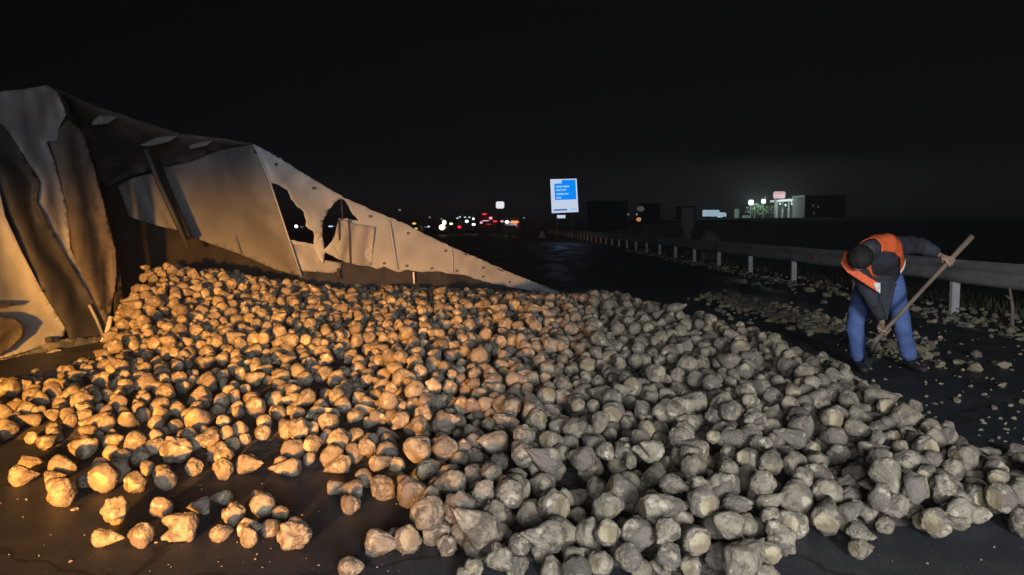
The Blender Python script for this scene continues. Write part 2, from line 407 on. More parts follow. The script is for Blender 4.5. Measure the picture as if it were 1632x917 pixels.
# near body panels
o = panel('body_panel', [(-60, 190, dN(-60)), (-4, 290, dN(-4)), (8, 345, dN(8)), (34, 400, dN(34)), (66, 462, dN(66)), (104, 522, dN(104)), (103, 534, dN(103)), (60, 556, dN(60)), (-60, 590, dN(-60))],
          M['cream'], lorry, step=8, wrinkle=(0.0, 0.02), seed=1, belly=0.16, thick=0.02)
o['label'] = 'cream bulging body panel'
# dark sheet over the panel stands in for the shadow in its dent
panel('hollow_shadow', [(-60, 500, dN(-60) - .33), (0, 504, dN(0) - .335), (24, 509, dN(24) - .315), (38, 520, dN(38) - .29), (34, 538, dN(36) - .25), (10, 561, dN(14) - .2), (-60, 590, dN(-60) - .2)],
      M['brown_tarp'], lorry, step=7, wrinkle=(0.01, 0.02), fold=(1, 1.6), fold_len=18, seed=2, belly=-0.02)
panel('crease_shadow', [(-60, 478, dN(-60) - .26), (0, 482, dN(0) - .25), (22, 484, dN(20) - .24), (10, 491, dN(8) - .26), (-60, 496, dN(-60) - .27)], M['dark_strip'], lorry, step=5, wrinkle=(0, .01), seed=40, thick=.008)  # charcoal strip painted in for the shadow along the dent's upper edge
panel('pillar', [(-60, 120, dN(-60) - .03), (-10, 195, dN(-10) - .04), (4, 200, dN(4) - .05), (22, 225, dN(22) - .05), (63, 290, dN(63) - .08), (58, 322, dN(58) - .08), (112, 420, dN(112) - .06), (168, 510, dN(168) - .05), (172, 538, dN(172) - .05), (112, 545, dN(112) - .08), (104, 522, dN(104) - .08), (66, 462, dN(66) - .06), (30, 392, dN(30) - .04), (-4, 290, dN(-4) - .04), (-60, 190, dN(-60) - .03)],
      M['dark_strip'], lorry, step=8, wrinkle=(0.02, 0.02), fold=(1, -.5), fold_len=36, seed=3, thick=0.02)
panel('front_curtain', [(-60, 150, dN(-60) + .02), (0, 146, dN(0)), (40, 142, dN(40)), (76, 136, dN(76)), (92, 148, dN(92)), (106, 182, dN(106)), (96, 200, dN(96)), (92, 226, dN(92)), (74, 226, dN(74)), (84, 250, dN(84)), (106, 330, dN(106)), (112, 395, dN(112)), (136, 448, dN(136)), (168, 505, dN(168)), (110, 430, dN(110)), (56, 330, dN(56)), (60, 290, dN(60)), (20, 228, dN(20)), (-60, 200, dN(-60))],
      M['pale_tarp'], lorry, step=8, wrinkle=(0.012, 0.035), fold=(1, -.22), fold_len=30, seed=4)
o = panel('torn_flap', [(78, 224, dN(78) - .06), (92, 228, dN(92) - .08), (96, 204, dN(96) - .08), (108, 190, dN(108) - .06), (130, 208, dN(130) - .05), (148, 262, dN(148) - .06), (166, 330, dN(166) - .06), (184, 400, dN(184) - .04), (186, 440, dN(186)), (176, 500, dN(176)), (170, 520, dN(170) - .04), (148, 474, dN(148) - .06), (122, 420, dN(122) - .08), (112, 385, dN(112) - .08), (106, 330, dN(106) - .08), (90, 262, dN(90) - .08)],
      M['brown_tarp'], lorry, step=8, wrinkle=(0.014, 0.035), fold=(1, -.25), fold_len=24, seed=5, ragged=0.8)
o['label'] = 'torn grimy brown flap'
panel('dark_gap_sheet', [(96, 150, dN(96) + .02), (112, 168, 9.1), (150, 260, 9.3), (186, 400, 9.5), (196, 470, 9.5), (182, 520, 9.4), (182, 400, dN(182)), (160, 310, dN(160)), (130, 208, dN(130)), (106, 182, dN(106))],
      M['inner'], lorry, step=8, wrinkle=(0.02, 0.02), fold=(1, -.3), fold_len=24, seed=6, thick=0.02)  # near-black sheet put across the dark gap beside the flap
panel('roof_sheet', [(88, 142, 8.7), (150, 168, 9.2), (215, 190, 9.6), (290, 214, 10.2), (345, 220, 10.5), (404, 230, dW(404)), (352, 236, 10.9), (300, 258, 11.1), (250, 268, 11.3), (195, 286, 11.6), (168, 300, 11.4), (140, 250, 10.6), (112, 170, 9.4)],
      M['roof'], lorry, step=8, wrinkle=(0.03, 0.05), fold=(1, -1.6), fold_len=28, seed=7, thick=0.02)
for q, cc in enumerate([[(148, 192), (160, 184), (188, 186), (172, 197), (146, 200)], [(222, 232), (250, 219), (284, 216), (270, 226), (240, 233)], [(300, 232), (322, 226), (338, 224), (330, 232), (304, 238)]]):
    panel('pale_patch', [(a, b, (9.3, 9.9, 10.3)[q] - .12) for a, b in cc], M['grey_tarp'], lorry, step=5, wrinkle=(0.01, 0.01), seed=20 + q, thick=0.01)  # paler patches laid on the roof sheet
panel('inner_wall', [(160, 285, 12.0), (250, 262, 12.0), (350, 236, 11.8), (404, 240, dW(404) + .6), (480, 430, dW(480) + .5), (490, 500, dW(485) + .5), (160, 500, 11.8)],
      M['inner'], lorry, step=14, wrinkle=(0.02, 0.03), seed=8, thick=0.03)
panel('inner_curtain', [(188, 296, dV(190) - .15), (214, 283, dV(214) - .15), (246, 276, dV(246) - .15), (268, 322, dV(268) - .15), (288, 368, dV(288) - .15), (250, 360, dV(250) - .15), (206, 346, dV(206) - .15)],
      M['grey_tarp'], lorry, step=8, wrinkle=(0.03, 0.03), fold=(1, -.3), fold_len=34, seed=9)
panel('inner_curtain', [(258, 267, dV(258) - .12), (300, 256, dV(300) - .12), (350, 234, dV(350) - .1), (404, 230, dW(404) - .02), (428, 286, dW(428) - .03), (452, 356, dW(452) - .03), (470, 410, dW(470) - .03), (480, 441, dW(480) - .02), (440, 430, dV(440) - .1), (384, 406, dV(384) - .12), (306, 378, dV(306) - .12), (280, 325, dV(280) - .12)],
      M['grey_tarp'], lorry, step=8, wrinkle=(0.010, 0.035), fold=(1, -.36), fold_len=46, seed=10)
bm = bmesh.new()
tube(bm, [D(232, 238, 10.3), D(252, 290, 10.4), D(276, 342, 10.5), D(300, 396, 10.6)], 0.035, 8)
finish(bm, 'bent_stake', M['dark_strip'], lorry, smooth=True)
bm = bmesh.new()
tube(bm, [D(246, 258, 10.75), D(272, 322, 10.75), D(298, 380, 10.7)], 0.075, 8)
finish(bm, 'rolled_curtain', M['inner'], lorry, smooth=True)
# the long torn tarpaulin that comes down to the road
h1 = [(430, 291), (446, 296), (458, 303), (464, 318), (474, 330), (484, 338), (488, 352), (487, 360), (498, 368), (501, 378), (500, 390), (480, 386), (459, 381), (450, 352), (440, 318)]
h2 = [(543, 317), (549, 319), (556, 330), (562, 342), (573, 353), (552, 348), (541, 351), (536, 370), (526, 388), (516, 398), (514, 372), (514, 353), (524, 334), (534, 322)]
panel('long_tarpaulin', [(404, 230, dW(404)), (430, 243, dW(430)), (480, 274, dW(480)), (520, 299, dW(520)), (552, 317, dW(552)), (600, 338, dW(600)), (640, 354, dW(640)), (680, 375, dW(680)), (730, 398, dW(730)), (780, 420, dW(780)), (840, 445, dW(840)), (906, 471, dW(906)), (862, 466, dW(862)), (820, 459, dW(820)), (770, 449, dW(770)), (745, 440, dW(745)), (720, 437, dW(720)), (700, 433, dW(700)), (672, 434, dW(672)), (650, 430, dW(650)), (634, 434, dW(634)), (612, 425, dW(612)), (600, 429, dW(600)), (590, 425, dW(590)), (560, 420, dW(560)), (541, 414, dW(541)), (530, 408, dW(530)), (518, 402, dW(518)), (514, 421, dW(514) - .05), (508, 412, dW(508)), (502, 398, dW(502)), (470, 391, dW(470)), (462, 384, dW(462)), (450, 352, dW(450)), (428, 286, dW(428))],
      M['tarp'], lorry, holes=[h1, h2], step=7, wrinkle=(0.014, 0.035), fold=(1, .55), fold_len=70, seed=11, ragged=1.0)
o = panel('folded_flap', [(540, 348, dW(540) - .05), (560, 356, dW(560) - .05), (597, 362, dW(597) - .06), (592, 424, dW(592) - .06), (560, 420, dW(560) - .05), (541, 412, dW(541) - .05), (530, 392, dW(530) - .04)],
      M['pale_tarp'], lorry, step=7, wrinkle=(0.03, 0.02), fold=(1, .1), fold_len=26, seed=12)
o['label'] = 'greyish folded flap below the second hole'
panel('lower_flap', [(456, 384, dW(456) + .05), (505, 396, dW(505) + .05), (512, 414, dW(512) + .05), (545, 420, dW(545) + .05), (540, 436, dW(540) + .06), (480, 432, dW(480) + .05)],
      M['pale_tarp'], lorry, step=7, wrinkle=(0.02, 0.02), seed=13)
panel('side_board', [(474, 408, dW(474) + .12), (530, 416, dW(530) + .12), (600, 420, dW(600) + .12), (700, 426, dW(700) + .12), (780, 440, dW(780) + .12), (850, 456, dW(850) + .12), (908, 470, dW(908) + .12), (900, 486, dW(900) + .1), (780, 500, dW(780) + .1), (600, 510, dW(600) + .1), (474, 512, dW(474) + .1)],
      M['board'], lorry, step=16, wrinkle=(0.01, 0.02), seed=14, thick=0.05)
bm = bmesh.new()
tube(bm, [D(404, 233, dW(404) + .05), D(480, 277, dW(480) + .05), D(552, 320, dW(552) + .05), D(640, 357, dW(640) + .05), D(780, 424, dW(780) + .05), D(900, 471, dW(900) + .05)], 0.022, 8)
finish(bm, 'frame_rail', M['dark_metal'], lorry, smooth=True)
for a in ((544, 318, 546, 350), (540, 350, 542, 392), (556, 350, 559, 420), (659, 434, 660, 452), (538, 428, 540, 446)):
    bm = bmesh.new(); tube(bm, [D(a[0], a[1], dW(a[0]) + (.04 if a[3] < 352 else -.1)), D(a[2], a[3], dW(a[2]) + (.04 if a[3] < 352 else -.1))], 0.016, 6)
    finish(bm, 'stanchion', M['dark_metal'] if a[0] < 558 else M['steel'], lorry, smooth=True)
for pts_, mm_ in (([(405, 231), (429, 287), (452, 356), (480, 440)], 'tarp'), ([(345, 240), (352, 290), (366, 350), (384, 405)], 'grey_tarp'), ([(620, 350), (626, 388), (634, 430)], 'tarp'), ([(720, 396), (722, 436)], 'tarp')):
    bm = bmesh.new(); tube(bm, [D(a, b, dW(a) - (.07 if a > 400 else .62)) if a > 400 else D(a, b, dV(a) - .19) for a, b in pts_], 0.014, 6)
    finish(bm, 'seam', M[mm_], lorry, smooth=True)
for a, b in ((612, 420), (648, 424), (688, 428), (728, 432), (770, 441), (812, 450), (440, 262), (500, 300), (590, 345), (650, 372), (710, 400), (770, 427)):
    bm = bmesh.new(); q = D(a, b, dW(a) - .085)
    bmesh.ops.create_cone(bm, cap_ends=True, segments=12, radius1=.022, radius2=.022, depth=.02, matrix=Matrix.Translation(q) @ Matrix.Rotation(math.pi / 2, 4, 'X'))
    finish(bm, 'eyelet', M['dark_metal'], lorry)
# sill and underside of the near end
panel('sill', [(-60, 592, dN(-60) - .1), (0, 574, dN(0) - .1), (60, 556, dN(60) - .1), (84, 542, dN(84) - .1), (170, 536, dN(170) - .1), (160, 556, dN(160) - .12), (130, 564, dN(130) - .14), (96, 560, dN(96) - .14), (40, 574, dN(40) - .12), (-60, 612, dN(-60) - .1)],
      M['sill'], lorry, step=6, wrinkle=(0.02, 0.03), fold=(.3, 1), fold_len=12, seed=15, thick=0.03)
panel('crumpled_trim', [(68, 566, dN(68) - .22), (88, 556, dN(88) - .22), (118, 562, dN(118) - .22), (104, 570, dN(104) - .24), (74, 574, dN(74) - .24)], M['cream'], lorry, step=5, wrinkle=(0.02, 0.02), fold=(.3, 1), fold_len=9, seed=16)
bm = bmesh.new(); tube(bm, [D(176, 505, dN(176) - .08), D(170, 534, dN(170) - .12), D(158, 556, dN(158) - .15)], [.03, .035, .025], 8)
finish(bm, 'hinge_post', M['steel'], lorry, smooth=True)
bm = bmesh.new(); tube(bm, [D(142, 486, dN(142) - .1), D(154, 510, dN(154) - .12), D(166, 540, dN(166) - .12)], .018, 8)
finish(bm, 'curtain_pole', M['pale_tarp'], lorry, smooth=True)
bm = bmesh.new(); tube(bm, [D(78, 538, dN(78) - .12), D(78, 546, dN(78) - .12)], .04, 8); finish(bm, 'latch', M['dark_metal'], lorry)
# underside / far side of the trailer so that it has depth
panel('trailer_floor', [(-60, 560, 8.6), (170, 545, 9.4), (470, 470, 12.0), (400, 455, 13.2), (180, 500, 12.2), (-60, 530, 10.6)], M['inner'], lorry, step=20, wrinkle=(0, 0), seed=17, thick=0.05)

# ================================================================== THE BEETS
def ico(sub):
    bm = bmesh.new(); bmesh.ops.create_icosphere(bm, subdivisions=sub, radius=1.0)
    bm.verts.ensure_lookup_table()
    v = np.array([q.co[:] for q in bm.verts]); f = np.array([[q.index for q in t.verts] for t in bm.faces]); bm.free()
    return v, f
ICO = {2: ico(2), 3: ico(3), 4: ico(4)}
# shape: (name, tail length, crown length, tail taper, flat cut, bend, bump, fork, breadth)
SHAPES = [
    ('round', 1.10, 0.85, 0.10, 0.0, 0.00, 0.13, 0, 1.0),
    ('pear-shaped', 1.75, 0.80, 0.42, 0.62, 0.06, 0.12, 0, 1.0),
    ('long tapering', 2.45, 0.85, 0.50, 0.60, 0.12, 0.12, 0, 0.92),
    ('squat', 0.90, 0.66, 0.12, 0.0, 0.00, 0.14, 0, 1.08),
    ('forked', 1.60, 0.80, 0.25, 0.0, 0.10, 0.16, 1, 1.0),
    ('lumpy', 1.20, 0.90, 0.22, 0.0, 0.05, 0.28, 0, 1.0),
    ('crooked', 2.0, 0.80, 0.45, 0.0, 0.40, 0.16, 0, 0.95),
    ('blunt', 1.15, 0.75, 0.15, 0.7, 0.03, 0.12, 0, 1.0),
    ('snapped', 1.05, 0.85, 0.20, 0.58, 0.04, 0.18, 2, 0.95),
    ('egg-shaped', 1.45, 0.95, 0.28, 0.0, 0.02, 0.10, 0, 0.95),
]
def beet_verts(si, sub):
    nm, tl, cl, tp, cut, bend, bump, fork, br = SHAPES[si]
    v, f = ICO[sub]; x, y, z = v[:, 0].copy(), v[:, 1].copy(), v[:, 2].copy()
    out = np.zeros_like(v)
    xp = np.maximum(x, 0)
    rad = 1 - tp * 1.12 * xp - 0.16 * xp ** 3
    X = np.where(x > 0, x * tl, x * cl)
    if cut: X = np.maximum(X, -cut * cl - 0.05 * (1 - y ** 2 - z ** 2))
    if fork == 2: X = np.minimum(X, tl * 0.62 + 0.06 * y)
    out[:, 0] = X; out[:, 1] = y * rad; out[:, 2] = z * rad * 0.93
    if fork == 1:
        out[:, 1] += np.sign(y) * np.minimum(np.abs(y) * 3, 1) * 0.34 * xp ** 1.5
        out[:, 1] *= 1 + 0.2 * xp
        pinch = np.exp(-(y / 0.16) ** 2) * xp ** 1.2
        out[:, 0] -= pinch * tl * 0.42
    out[:, 1] += bend * xp ** 2
    lo = np.array([noise.noise(Vector(p * 1.3) + Vector((si * 7.1, 0, 0))) for p in v])
    mi = np.array([noise.noise(Vector(p * 3.1) + Vector((0, si * 5.3, 0))) for p in v])
    hi = np.array([noise.noise(Vector(p * 7.5) + Vector((0, 0, si * 3.3))) for p in v])
    rid = np.array([abs(noise.noise(Vector((p[0] * 1.2, p[1] * 3.6, p[2] * 3.6 + si * 9)))) for p in v])
    ring = np.sin(x * 17 + 5 * mi) * 0.016 * np.clip(1 - np.abs(x), 0, 1) ** .5
    k = 1 + bump * (1.3 * lo + 0.45 * mi + 0.26 * hi) - 0.16 * np.clip(0.16 - rid, 0, 1) / 0.16 * 0.5 + ring
    flat = (X <= -cut * cl + 0.001) if cut else np.zeros(len(X), bool)
    if fork == 2: flat = flat | (X >= tl * 0.60)
    sx = np.where(flat, 1.0, k)
    out[:, 0] *= np.where(flat, 1 + 0.10 * hi + 0.06 * mi, k); out[:, 1] *= k * br; out[:, 2] *= k * br
    fm = flat[f].all(axis=1).astype(int)
    return out, f, fm
VAR = {(s, q): beet_verts(s, q) for s in range(len(SHAPES)) for q in (2, 3, 4)}

# pile footprint (on the road, metres)
foot = [G(px, py) for px, py in [(-40, 640), (-40, 705), (90, 728), (150, 765), (290, 770), (330, 745), (430, 745), (505, 752), (560, 800), (640, 800), (648, 872), (700, 890), (760, 930), (1225, 940), (1225, 905), (1250, 862), (1330, 858), (1370, 868), (1520, 850), (1600, 835), (1760, 850)]]
foot = [(p.x, p.y) for p in foot] + [(3.1, 4.2), (2.95, 4.7), (2.9, 5.6), (2.9, 6.3), (2.85, 7.0), (2.7, 7.8), (2.5, 8.8), (2.2, 9.8), (1.7, 10.6), (1.5, 13.6), (0.9, 14.9), (-4.95, 9.9), (-4.9, 8.7), (-5.2, 8.0), (-5.9, 7.6)]
FA = np.array(foot)
FE = FA.copy()
for _i in range(len(FE)):
    if FE[_i, 1] > 9.4 and FE[_i, 0] < 1.6: FE[_i] += (-1.6, 1.6)
def dist_edge(x, y):
    a = FE; b = np.roll(FE, -1, 0); d = b - a; p = np.array([x, y])
    t = np.clip(((p - a) * d).sum(1) / (d * d).sum(1), 0, 1)
    return float(np.sqrt((((a + d * t[:, None]) - p) ** 2).sum(1)).min())
CREST = [(-80, 622), (0, 604), (100, 588), (160, 562), (182, 520), (205, 440), (240, 412), (300, 425), (400, 436), (500, 444), (600, 455), (700, 458), (800, 464), (905, 470), (960, 462), (1060, 458), (1130, 484), (1200, 510), (1290, 548), (1400, 625), (1480, 680), (1560, 715), (1700, 745)]
def top_allowed(x, y):
    """height of the heap's silhouette above the road at this place"""
    px = PX(x, y, 0.3)[0]
    return CAM_H - (np.interp(px, [c[0] for c in CREST], [c[1] for c in CREST]) - 360) * y / F_PX
def H(x, y):
    """height of the heap core under the top layers of beets"""
    if not inside((x, y), foot): return -0.05
    cap = 0.08 + (0.19 - 0.09 * math.exp(-((x + 1.4) / 1.6) ** 2)) * max(0, min(1, (y - 5.2) / 4.2))
    cap += 0.46 * math.exp(-((x + 4.6) / 1.3) ** 2 - ((y - 9.9) / 1.4) ** 2)
    cap += 0.07 * math.exp(-((x + 2.9) / 1.6) ** 2 - ((y - 10.6) / 1.3) ** 2)
    cap += 0.05 * math.exp(-((x - 1.0) / 1.2) ** 2 - ((y - 8.6) / 1.3) ** 2)
    if x > -.3: cap += 0.07 * min(1, (x + .3) / 1.0) * max(0, min(1, (y - 3.6) / 1.5))
    if x < -2 and y < 7.6: cap *= max(0.15, min(1, 1 - (-2 - x) / 3.0))
    # the heap falls away before the wreck
    dw = -((x - A_.x) * (B_.y - A_.y) - (y - A_.y) * (B_.x - A_.x)) / (B_ - A_).length
    s = 0.42 if x > 0.5 else (0.22 + 1.0 * max(0, min(1, (-x - 2.4) / 1.2)) * max(0, min(1, (y - 8.2) / .8)))
    e = dist_edge(x, y)
    cap = max(0.0, min(cap, top_allowed(x, y) - 0.14))
    return min(cap, max(0, (e - 0.12)) * s) + 0.03 * noise.noise(Vector((x * 1.2, y * 1.2, 0)))

class Pack:
    def __init__(self, c=0.21): self.c = c; self.g = {}; self.items = []
    def near(self, x, y):
        i, j = int(math.floor(x / self.c)), int(math.floor(y / self.c))
        for a in (i - 1, i, i + 1):
            for b in (j - 1, j, j + 1): yield from self.g.get((a, b), ())
    def z(self, x, y, r, base):
        z = base + r * 0.9
        for (qx, qy, qz, qr) in self.near(x, y):
            R = (r + qr) * 0.93; d2 = (qx - x) ** 2 + (qy - y) ** 2
            if d2 < R * R: z = max(z, qz + math.sqrt(R * R - d2))
        return z
    def add(self, x, y, z, r):
        self.g.setdefault((int(math.floor(x / self.c)), int(math.floor(y / self.c))), []).append((x, y, z, r))
pack = Pack()
beets = []            # dict: x y z r shape rot loose
def put(x, y, r, si, yaw=None, tilt=None, base=0.0, loose=False, roll=None):
    z = pack.z(x, y, r, base)
    pack.add(x, y, z, r)
    beets.append(dict(x=x, y=y, z=z, r=r, s=si, yaw=random.uniform(0, math.tau) if yaw is None else yaw,
                      tilt=random.gauss(0, 0.35) if tilt is None else tilt, roll=random.uniform(0, math.tau) if roll is None else roll, loose=loose, base=base))

# beets that lie singly on the asphalt in front: (centre px, py, width px, shape, yaw deg)
HAND = [(186, 828, 50, 5, 100), (258, 819, 40, 3, 80), (162, 860, 66, 2, -8), (228, 864, 48, 7, 170), (298, 850, 68, 4, 190), (350, 857, 32, 9, 40),
        (326, 812, 50, 1, 200), (372, 826, 52, 5, 20), (392, 848, 60, 6, -20), (397, 867, 34, 3, 60), (448, 826, 44, 7, 120), (470, 862, 76, 5, -10), (430, 848, 42, 9, 50),
        (360, 796, 50, 2, 160), (410, 800, 44, 1, 30), (418, 815, 46, 0, 0),
        (100, 796, 70, 4, 150), (98, 752, 54, 9, -10), (30, 765, 50, 1, 10), (42, 740, 40, 6, 30), (165, 778, 48, 7, 90), (136, 772, 34, 9, 10), (216, 778, 50, 8, 250), (264, 772, 52, 0, 40), (282, 728, 66, 5, 10),
        (80, 768, 40, 1, 30), (170, 680, 80, 2, 180), (356, 758, 44, 3, 70), (392, 744, 66, 6, -30), (468, 748, 66, 2, 180),
        (556, 812, 52, 7, 30), (612, 790, 48, 0, 90), (530, 782, 46, 2, 10), (598, 874, 74, 1, -5), (630, 862, 40, 9, 10), (556, 914, 26, 9, 10), (500, 640, 30, 8, 0),
        (688, 852, 100, 2, 5), (712, 878, 42, 0, 60), (762, 880, 74, 7, 250), (796, 840, 70, 5, 10), (830, 876, 60, 1, 200), (864, 886, 62, 0, 20), (905, 872, 56, 9, 80), (946, 876, 52, 8, 100), (984, 892, 56, 7, 260), (1030, 874, 54, 5, 20),
        (1060, 908, 60, 1, 160), (1100, 862, 56, 9, 40), (1145, 898, 58, 7, 280), (1200, 850, 54, 0, 250), (1210, 905, 50, 2, 300), (1175, 880, 44, 3, 20),
        (1272, 846, 56, 4, 180), (1252, 818, 62, 7, 230), (1318, 846, 44, 7, 280), (1368, 882, 58, 1, 20), (1362, 852, 54, 6, 330), (1410, 842, 46, 9, 210), (1442, 800, 50, 7, 0), (1470, 838, 54, 1, 30), (1524, 836, 50, 3, 30), (1556, 828, 42, 9, 0), (1575, 808, 60, 2, 330),
        (1426, 838, 50, 0, 100), (1625, 848, 34, 3, 0), (1622, 790, 74, 7, 200), (1512, 744, 84, 1, 185), (1405, 788, 66, 3, 20), (1335, 778, 54, 4, 100), (1286, 782, 56, 1, 80), (1390, 640, 40, 9, 0), (1458, 655, 22, 5, 90), (1632, 762, 70, 2, 160),
        (1548, 800, 70, 2, 340), (1500, 800, 60, 6, 20)]
for px, py, w, si, yaw in HAND:
    p = G(px, py + w * 0.15, 0.0)
    if p.y < 2.7: continue
    tl = SHAPES[si][1] + SHAPES[si][2]; ya = math.radians(yaw)
    span = abs(math.cos(ya)) * tl + abs(math.sin(ya)) * 1.85
    r = max(0.045, min(0.092, 0.88 * w * p.length / 1.02 / F_PX / span))
    put(p.x, p.y, r, si, ya, random.uniform(-.1, .1), loose=True)

# the heap itself: dart-throwing, then settling into the lowest nearby spot
xs0, xs1, ys0, ys1 = FA[:, 0].min(), FA[:, 0].max(), FA[:, 1].min(), FA[:, 1].max()
def in_bare(x, y):                                     # patches of asphalt that stay free
    px, py = PX(x, y, 0.03)
    if inside((px, py), [(380, 768), (440, 762), (540, 764), (520, 840), (470, 812), (400, 790)]): return True
    if inside((px, py), [(290, 775), (500, 770), (560, 830), (640, 842), (640, 930), (0, 930), (0, 800), (120, 810)]): return True
    if inside((px, py), [(850, 818), (905, 790), (950, 806), (925, 834), (870, 838)]): return True
    return False
def density(x, y):
    px, py = PX(x, y, 0.1)
    d = 1.0
    if px < 700:                                        # the amber side is looser
        d = 0.82 if py > 560 else 0.95
        if py > 690: d = 0.62
        if px < 170 and py < 660: d = 0.70
    return d
hcache = {}
def Hc(x, y):
    k = (round(x * 12), round(y * 12))
    if k not in hcache: hcache[k] = H(k[0] / 12, k[1] / 12)
    return hcache[k]
TRY = 12500
for n in range(TRY):
    x = random.uniform(xs0, xs1); y = ys0 + (ys1 - ys0) * random.random()
    if not inside((x, y), foot) or in_bare(x, y) or random.random() > density(x, y): continue
    u = random.random()
    r = 0.047 + 0.032 * u * u + random.uniform(-.006, .008)
    px, py = PX(x, y, 0)
    if py > 800 and px > 650: r += 0.002
    if px < 560 and py > 590 and random.random() < 0.5: continue
    best = None
    for k in range(9):
        a = random.uniform(0, math.tau); q = 0.10 * random.random() * (k > 0)
        xx, yy = x + q * math.cos(a), y + q * math.sin(a)
        zz = pack.z(xx, yy, r, Hc(xx, yy))
        if best is None or zz < best[0]: best = (zz, xx, yy)
    zz, xx, yy = best
    b = Hc(xx, yy)
    if zz + r * 0.75 > top_allowed(xx, yy) + random.choice((0, 0, 0, 0.03)): continue
    lim = (0.17 if y > 5 else 0.14) if px > 620 else (0.05 if py > 590 else 0.115)
    if zz - r * 0.9 > b + lim: continue
    put(xx, yy, r, random.choices(range(10), [7, 15, 13, 8, 8, 12, 12, 9, 8, 8])[0], base=b)
print('beets', len(beets))

def rot_of(b):
    return (Matrix.Rotation(b['yaw'], 3, 'Z') @ Matrix.Rotation(b['tilt'], 3, 'Y') @ Matrix.Rotation(b['roll'], 3, 'X'))
for b in beets:                                        # rest those that touch the road exactly on it
    if b['z'] <= b['base'] + b['r'] * 0.9 + 1e-4:
        v, f, fm = VAR[(b['s'], 2)]
        R = np.array(rot_of(b)); zz = (v * b['r']) @ R.T
        b['z'] = max(b['base'], 0.0) - zz[:, 2].min() - 0.004
# which beets show largest: z-buffer of their discs
ZB = np.full((460, 816), 1e9); ID = np.full((460, 816), -1, int)
for i, b in enumerate(beets):
    px, py = PX(b['x'], b['y'], b['z']); px /= 2; py /= 2
    rp = b['r'] * 1.2 * F_PX / b['y'] / 2
    x0, x1 = int(max(0, px - rp)), int(min(815, px + rp)); y0, y1 = int(max(0, py - rp)), int(min(457, py + rp))
    if x1 < x0 or y1 < y0: continue
    yy, xx = np.mgrid[y0:y1 + 1, x0:x1 + 1]
    m = (xx - px) ** 2 + (yy - py) ** 2 <= rp * rp
    dep = b['y'] - 0.3 * b['z']
    s = ZB[y0:y1 + 1, x0:x1 + 1]; m &= dep < s
    s[m] = dep; ID[y0:y1 + 1, x0:x1 + 1][m] = i
cnt = np.bincount(ID[ID >= 0], minlength=len(beets))
for i, b in enumerate(beets): b['show'] = int(cnt[i])
order = sorted(range(len(beets)), key=lambda i: -(beets[i]['show'] + (1000 if beets[i]['loose'] else 0)))
chosen = set(order[:300])

SH = {}
def shared(si, sub, ms=None):
    if (si, sub) not in SH:
        v, f, fm = VAR[(si, sub)]
        me = bpy.data.meshes.new('sugar_beet')
        me.from_pydata((v * 0.08).tolist(), [], f.tolist())
        me.polygons.foreach_set('use_smooth', [True] * len(f)); me.materials.append(M['beet']); me.materials.append(M['flesh'])
        me.polygons.foreach_set('material_index', fm.tolist())
        me.update(); SH[(si, sub)] = me
    return SH[(si, sub)]

def zone(px, py):
    if px < 540 and py > 788: return 'loose on the bare asphalt at lower left'
    if px < 540 and py > 700: return 'on the amber-lit left front edge of the heap'
    if px < 330 and py > 560: return 'in the thin spread before the lorry'
    if px < 660 and py <= 700: return 'high on the amber-lit left of the heap'
    if 500 <= px < 650 and py > 700: return 'beside the bare notch in the heap front'
    if px < 700: return 'in the amber-lit middle of the heap front'
    if py > 835 and px < 1000: return 'in the nearest row left of bottom centre'
    if py > 835 and px < 1245: return 'in the nearest row right of bottom centre'
    if py > 790 and px >= 1245: return 'on the grey front edge at lower right'
    if px > 1480: return 'in the far right tail of the heap'
    if px > 1230 and py > 700: return 'on the right shoulder of the heap'
    if px > 1150: return 'on the slope facing the man'
    if py > 740: return 'just behind the nearest grey row'
    return 'on the grey middle of the heap'
def pose(b):
    R = rot_of(b); ax = R @ Vector((1, 0, 0))
    if SHAPES[b['s']][0] in ('round', 'lumpy', 'egg-shaped', 'squat'):
        w = 'upright' if abs(ax.z) > .6 else ('lying flat' if abs(ax.x) > .6 else 'end on')
        return w
    if ax.z > 0.55: return 'tip up'
    if ax.x > 0.65: return 'tip to the right'
    if ax.x < -0.65: return 'tip to the left'
    if ax.y < 0: return 'tip towards the camera'
    return 'crown towards the camera'
sel = []
for i in chosen:
    b = beets[i]; b['px'], b['py'] = PX(b['x'], b['y'], b['z'])
    size = 'large' if b['r'] > 0.076 else ('small' if b['r'] < 0.056 else 'middling')
    if b['z'] < 0.11: lay = 'on the road'
    else: lay = 'on others'
    b['key'] = (zone(b['px'], b['py']), size + ' ' + SHAPES[b['s']][0], pose(b))
    b['lay'] = lay; sel.append(b)
from collections import defaultdict
cells = defaultdict(list)
for b in sel: cells[b['key']].append(b)
ORD = ['first', 'second', 'third', 'fourth', 'fifth', 'sixth', 'seventh', 'eighth', 'ninth', 'tenth']
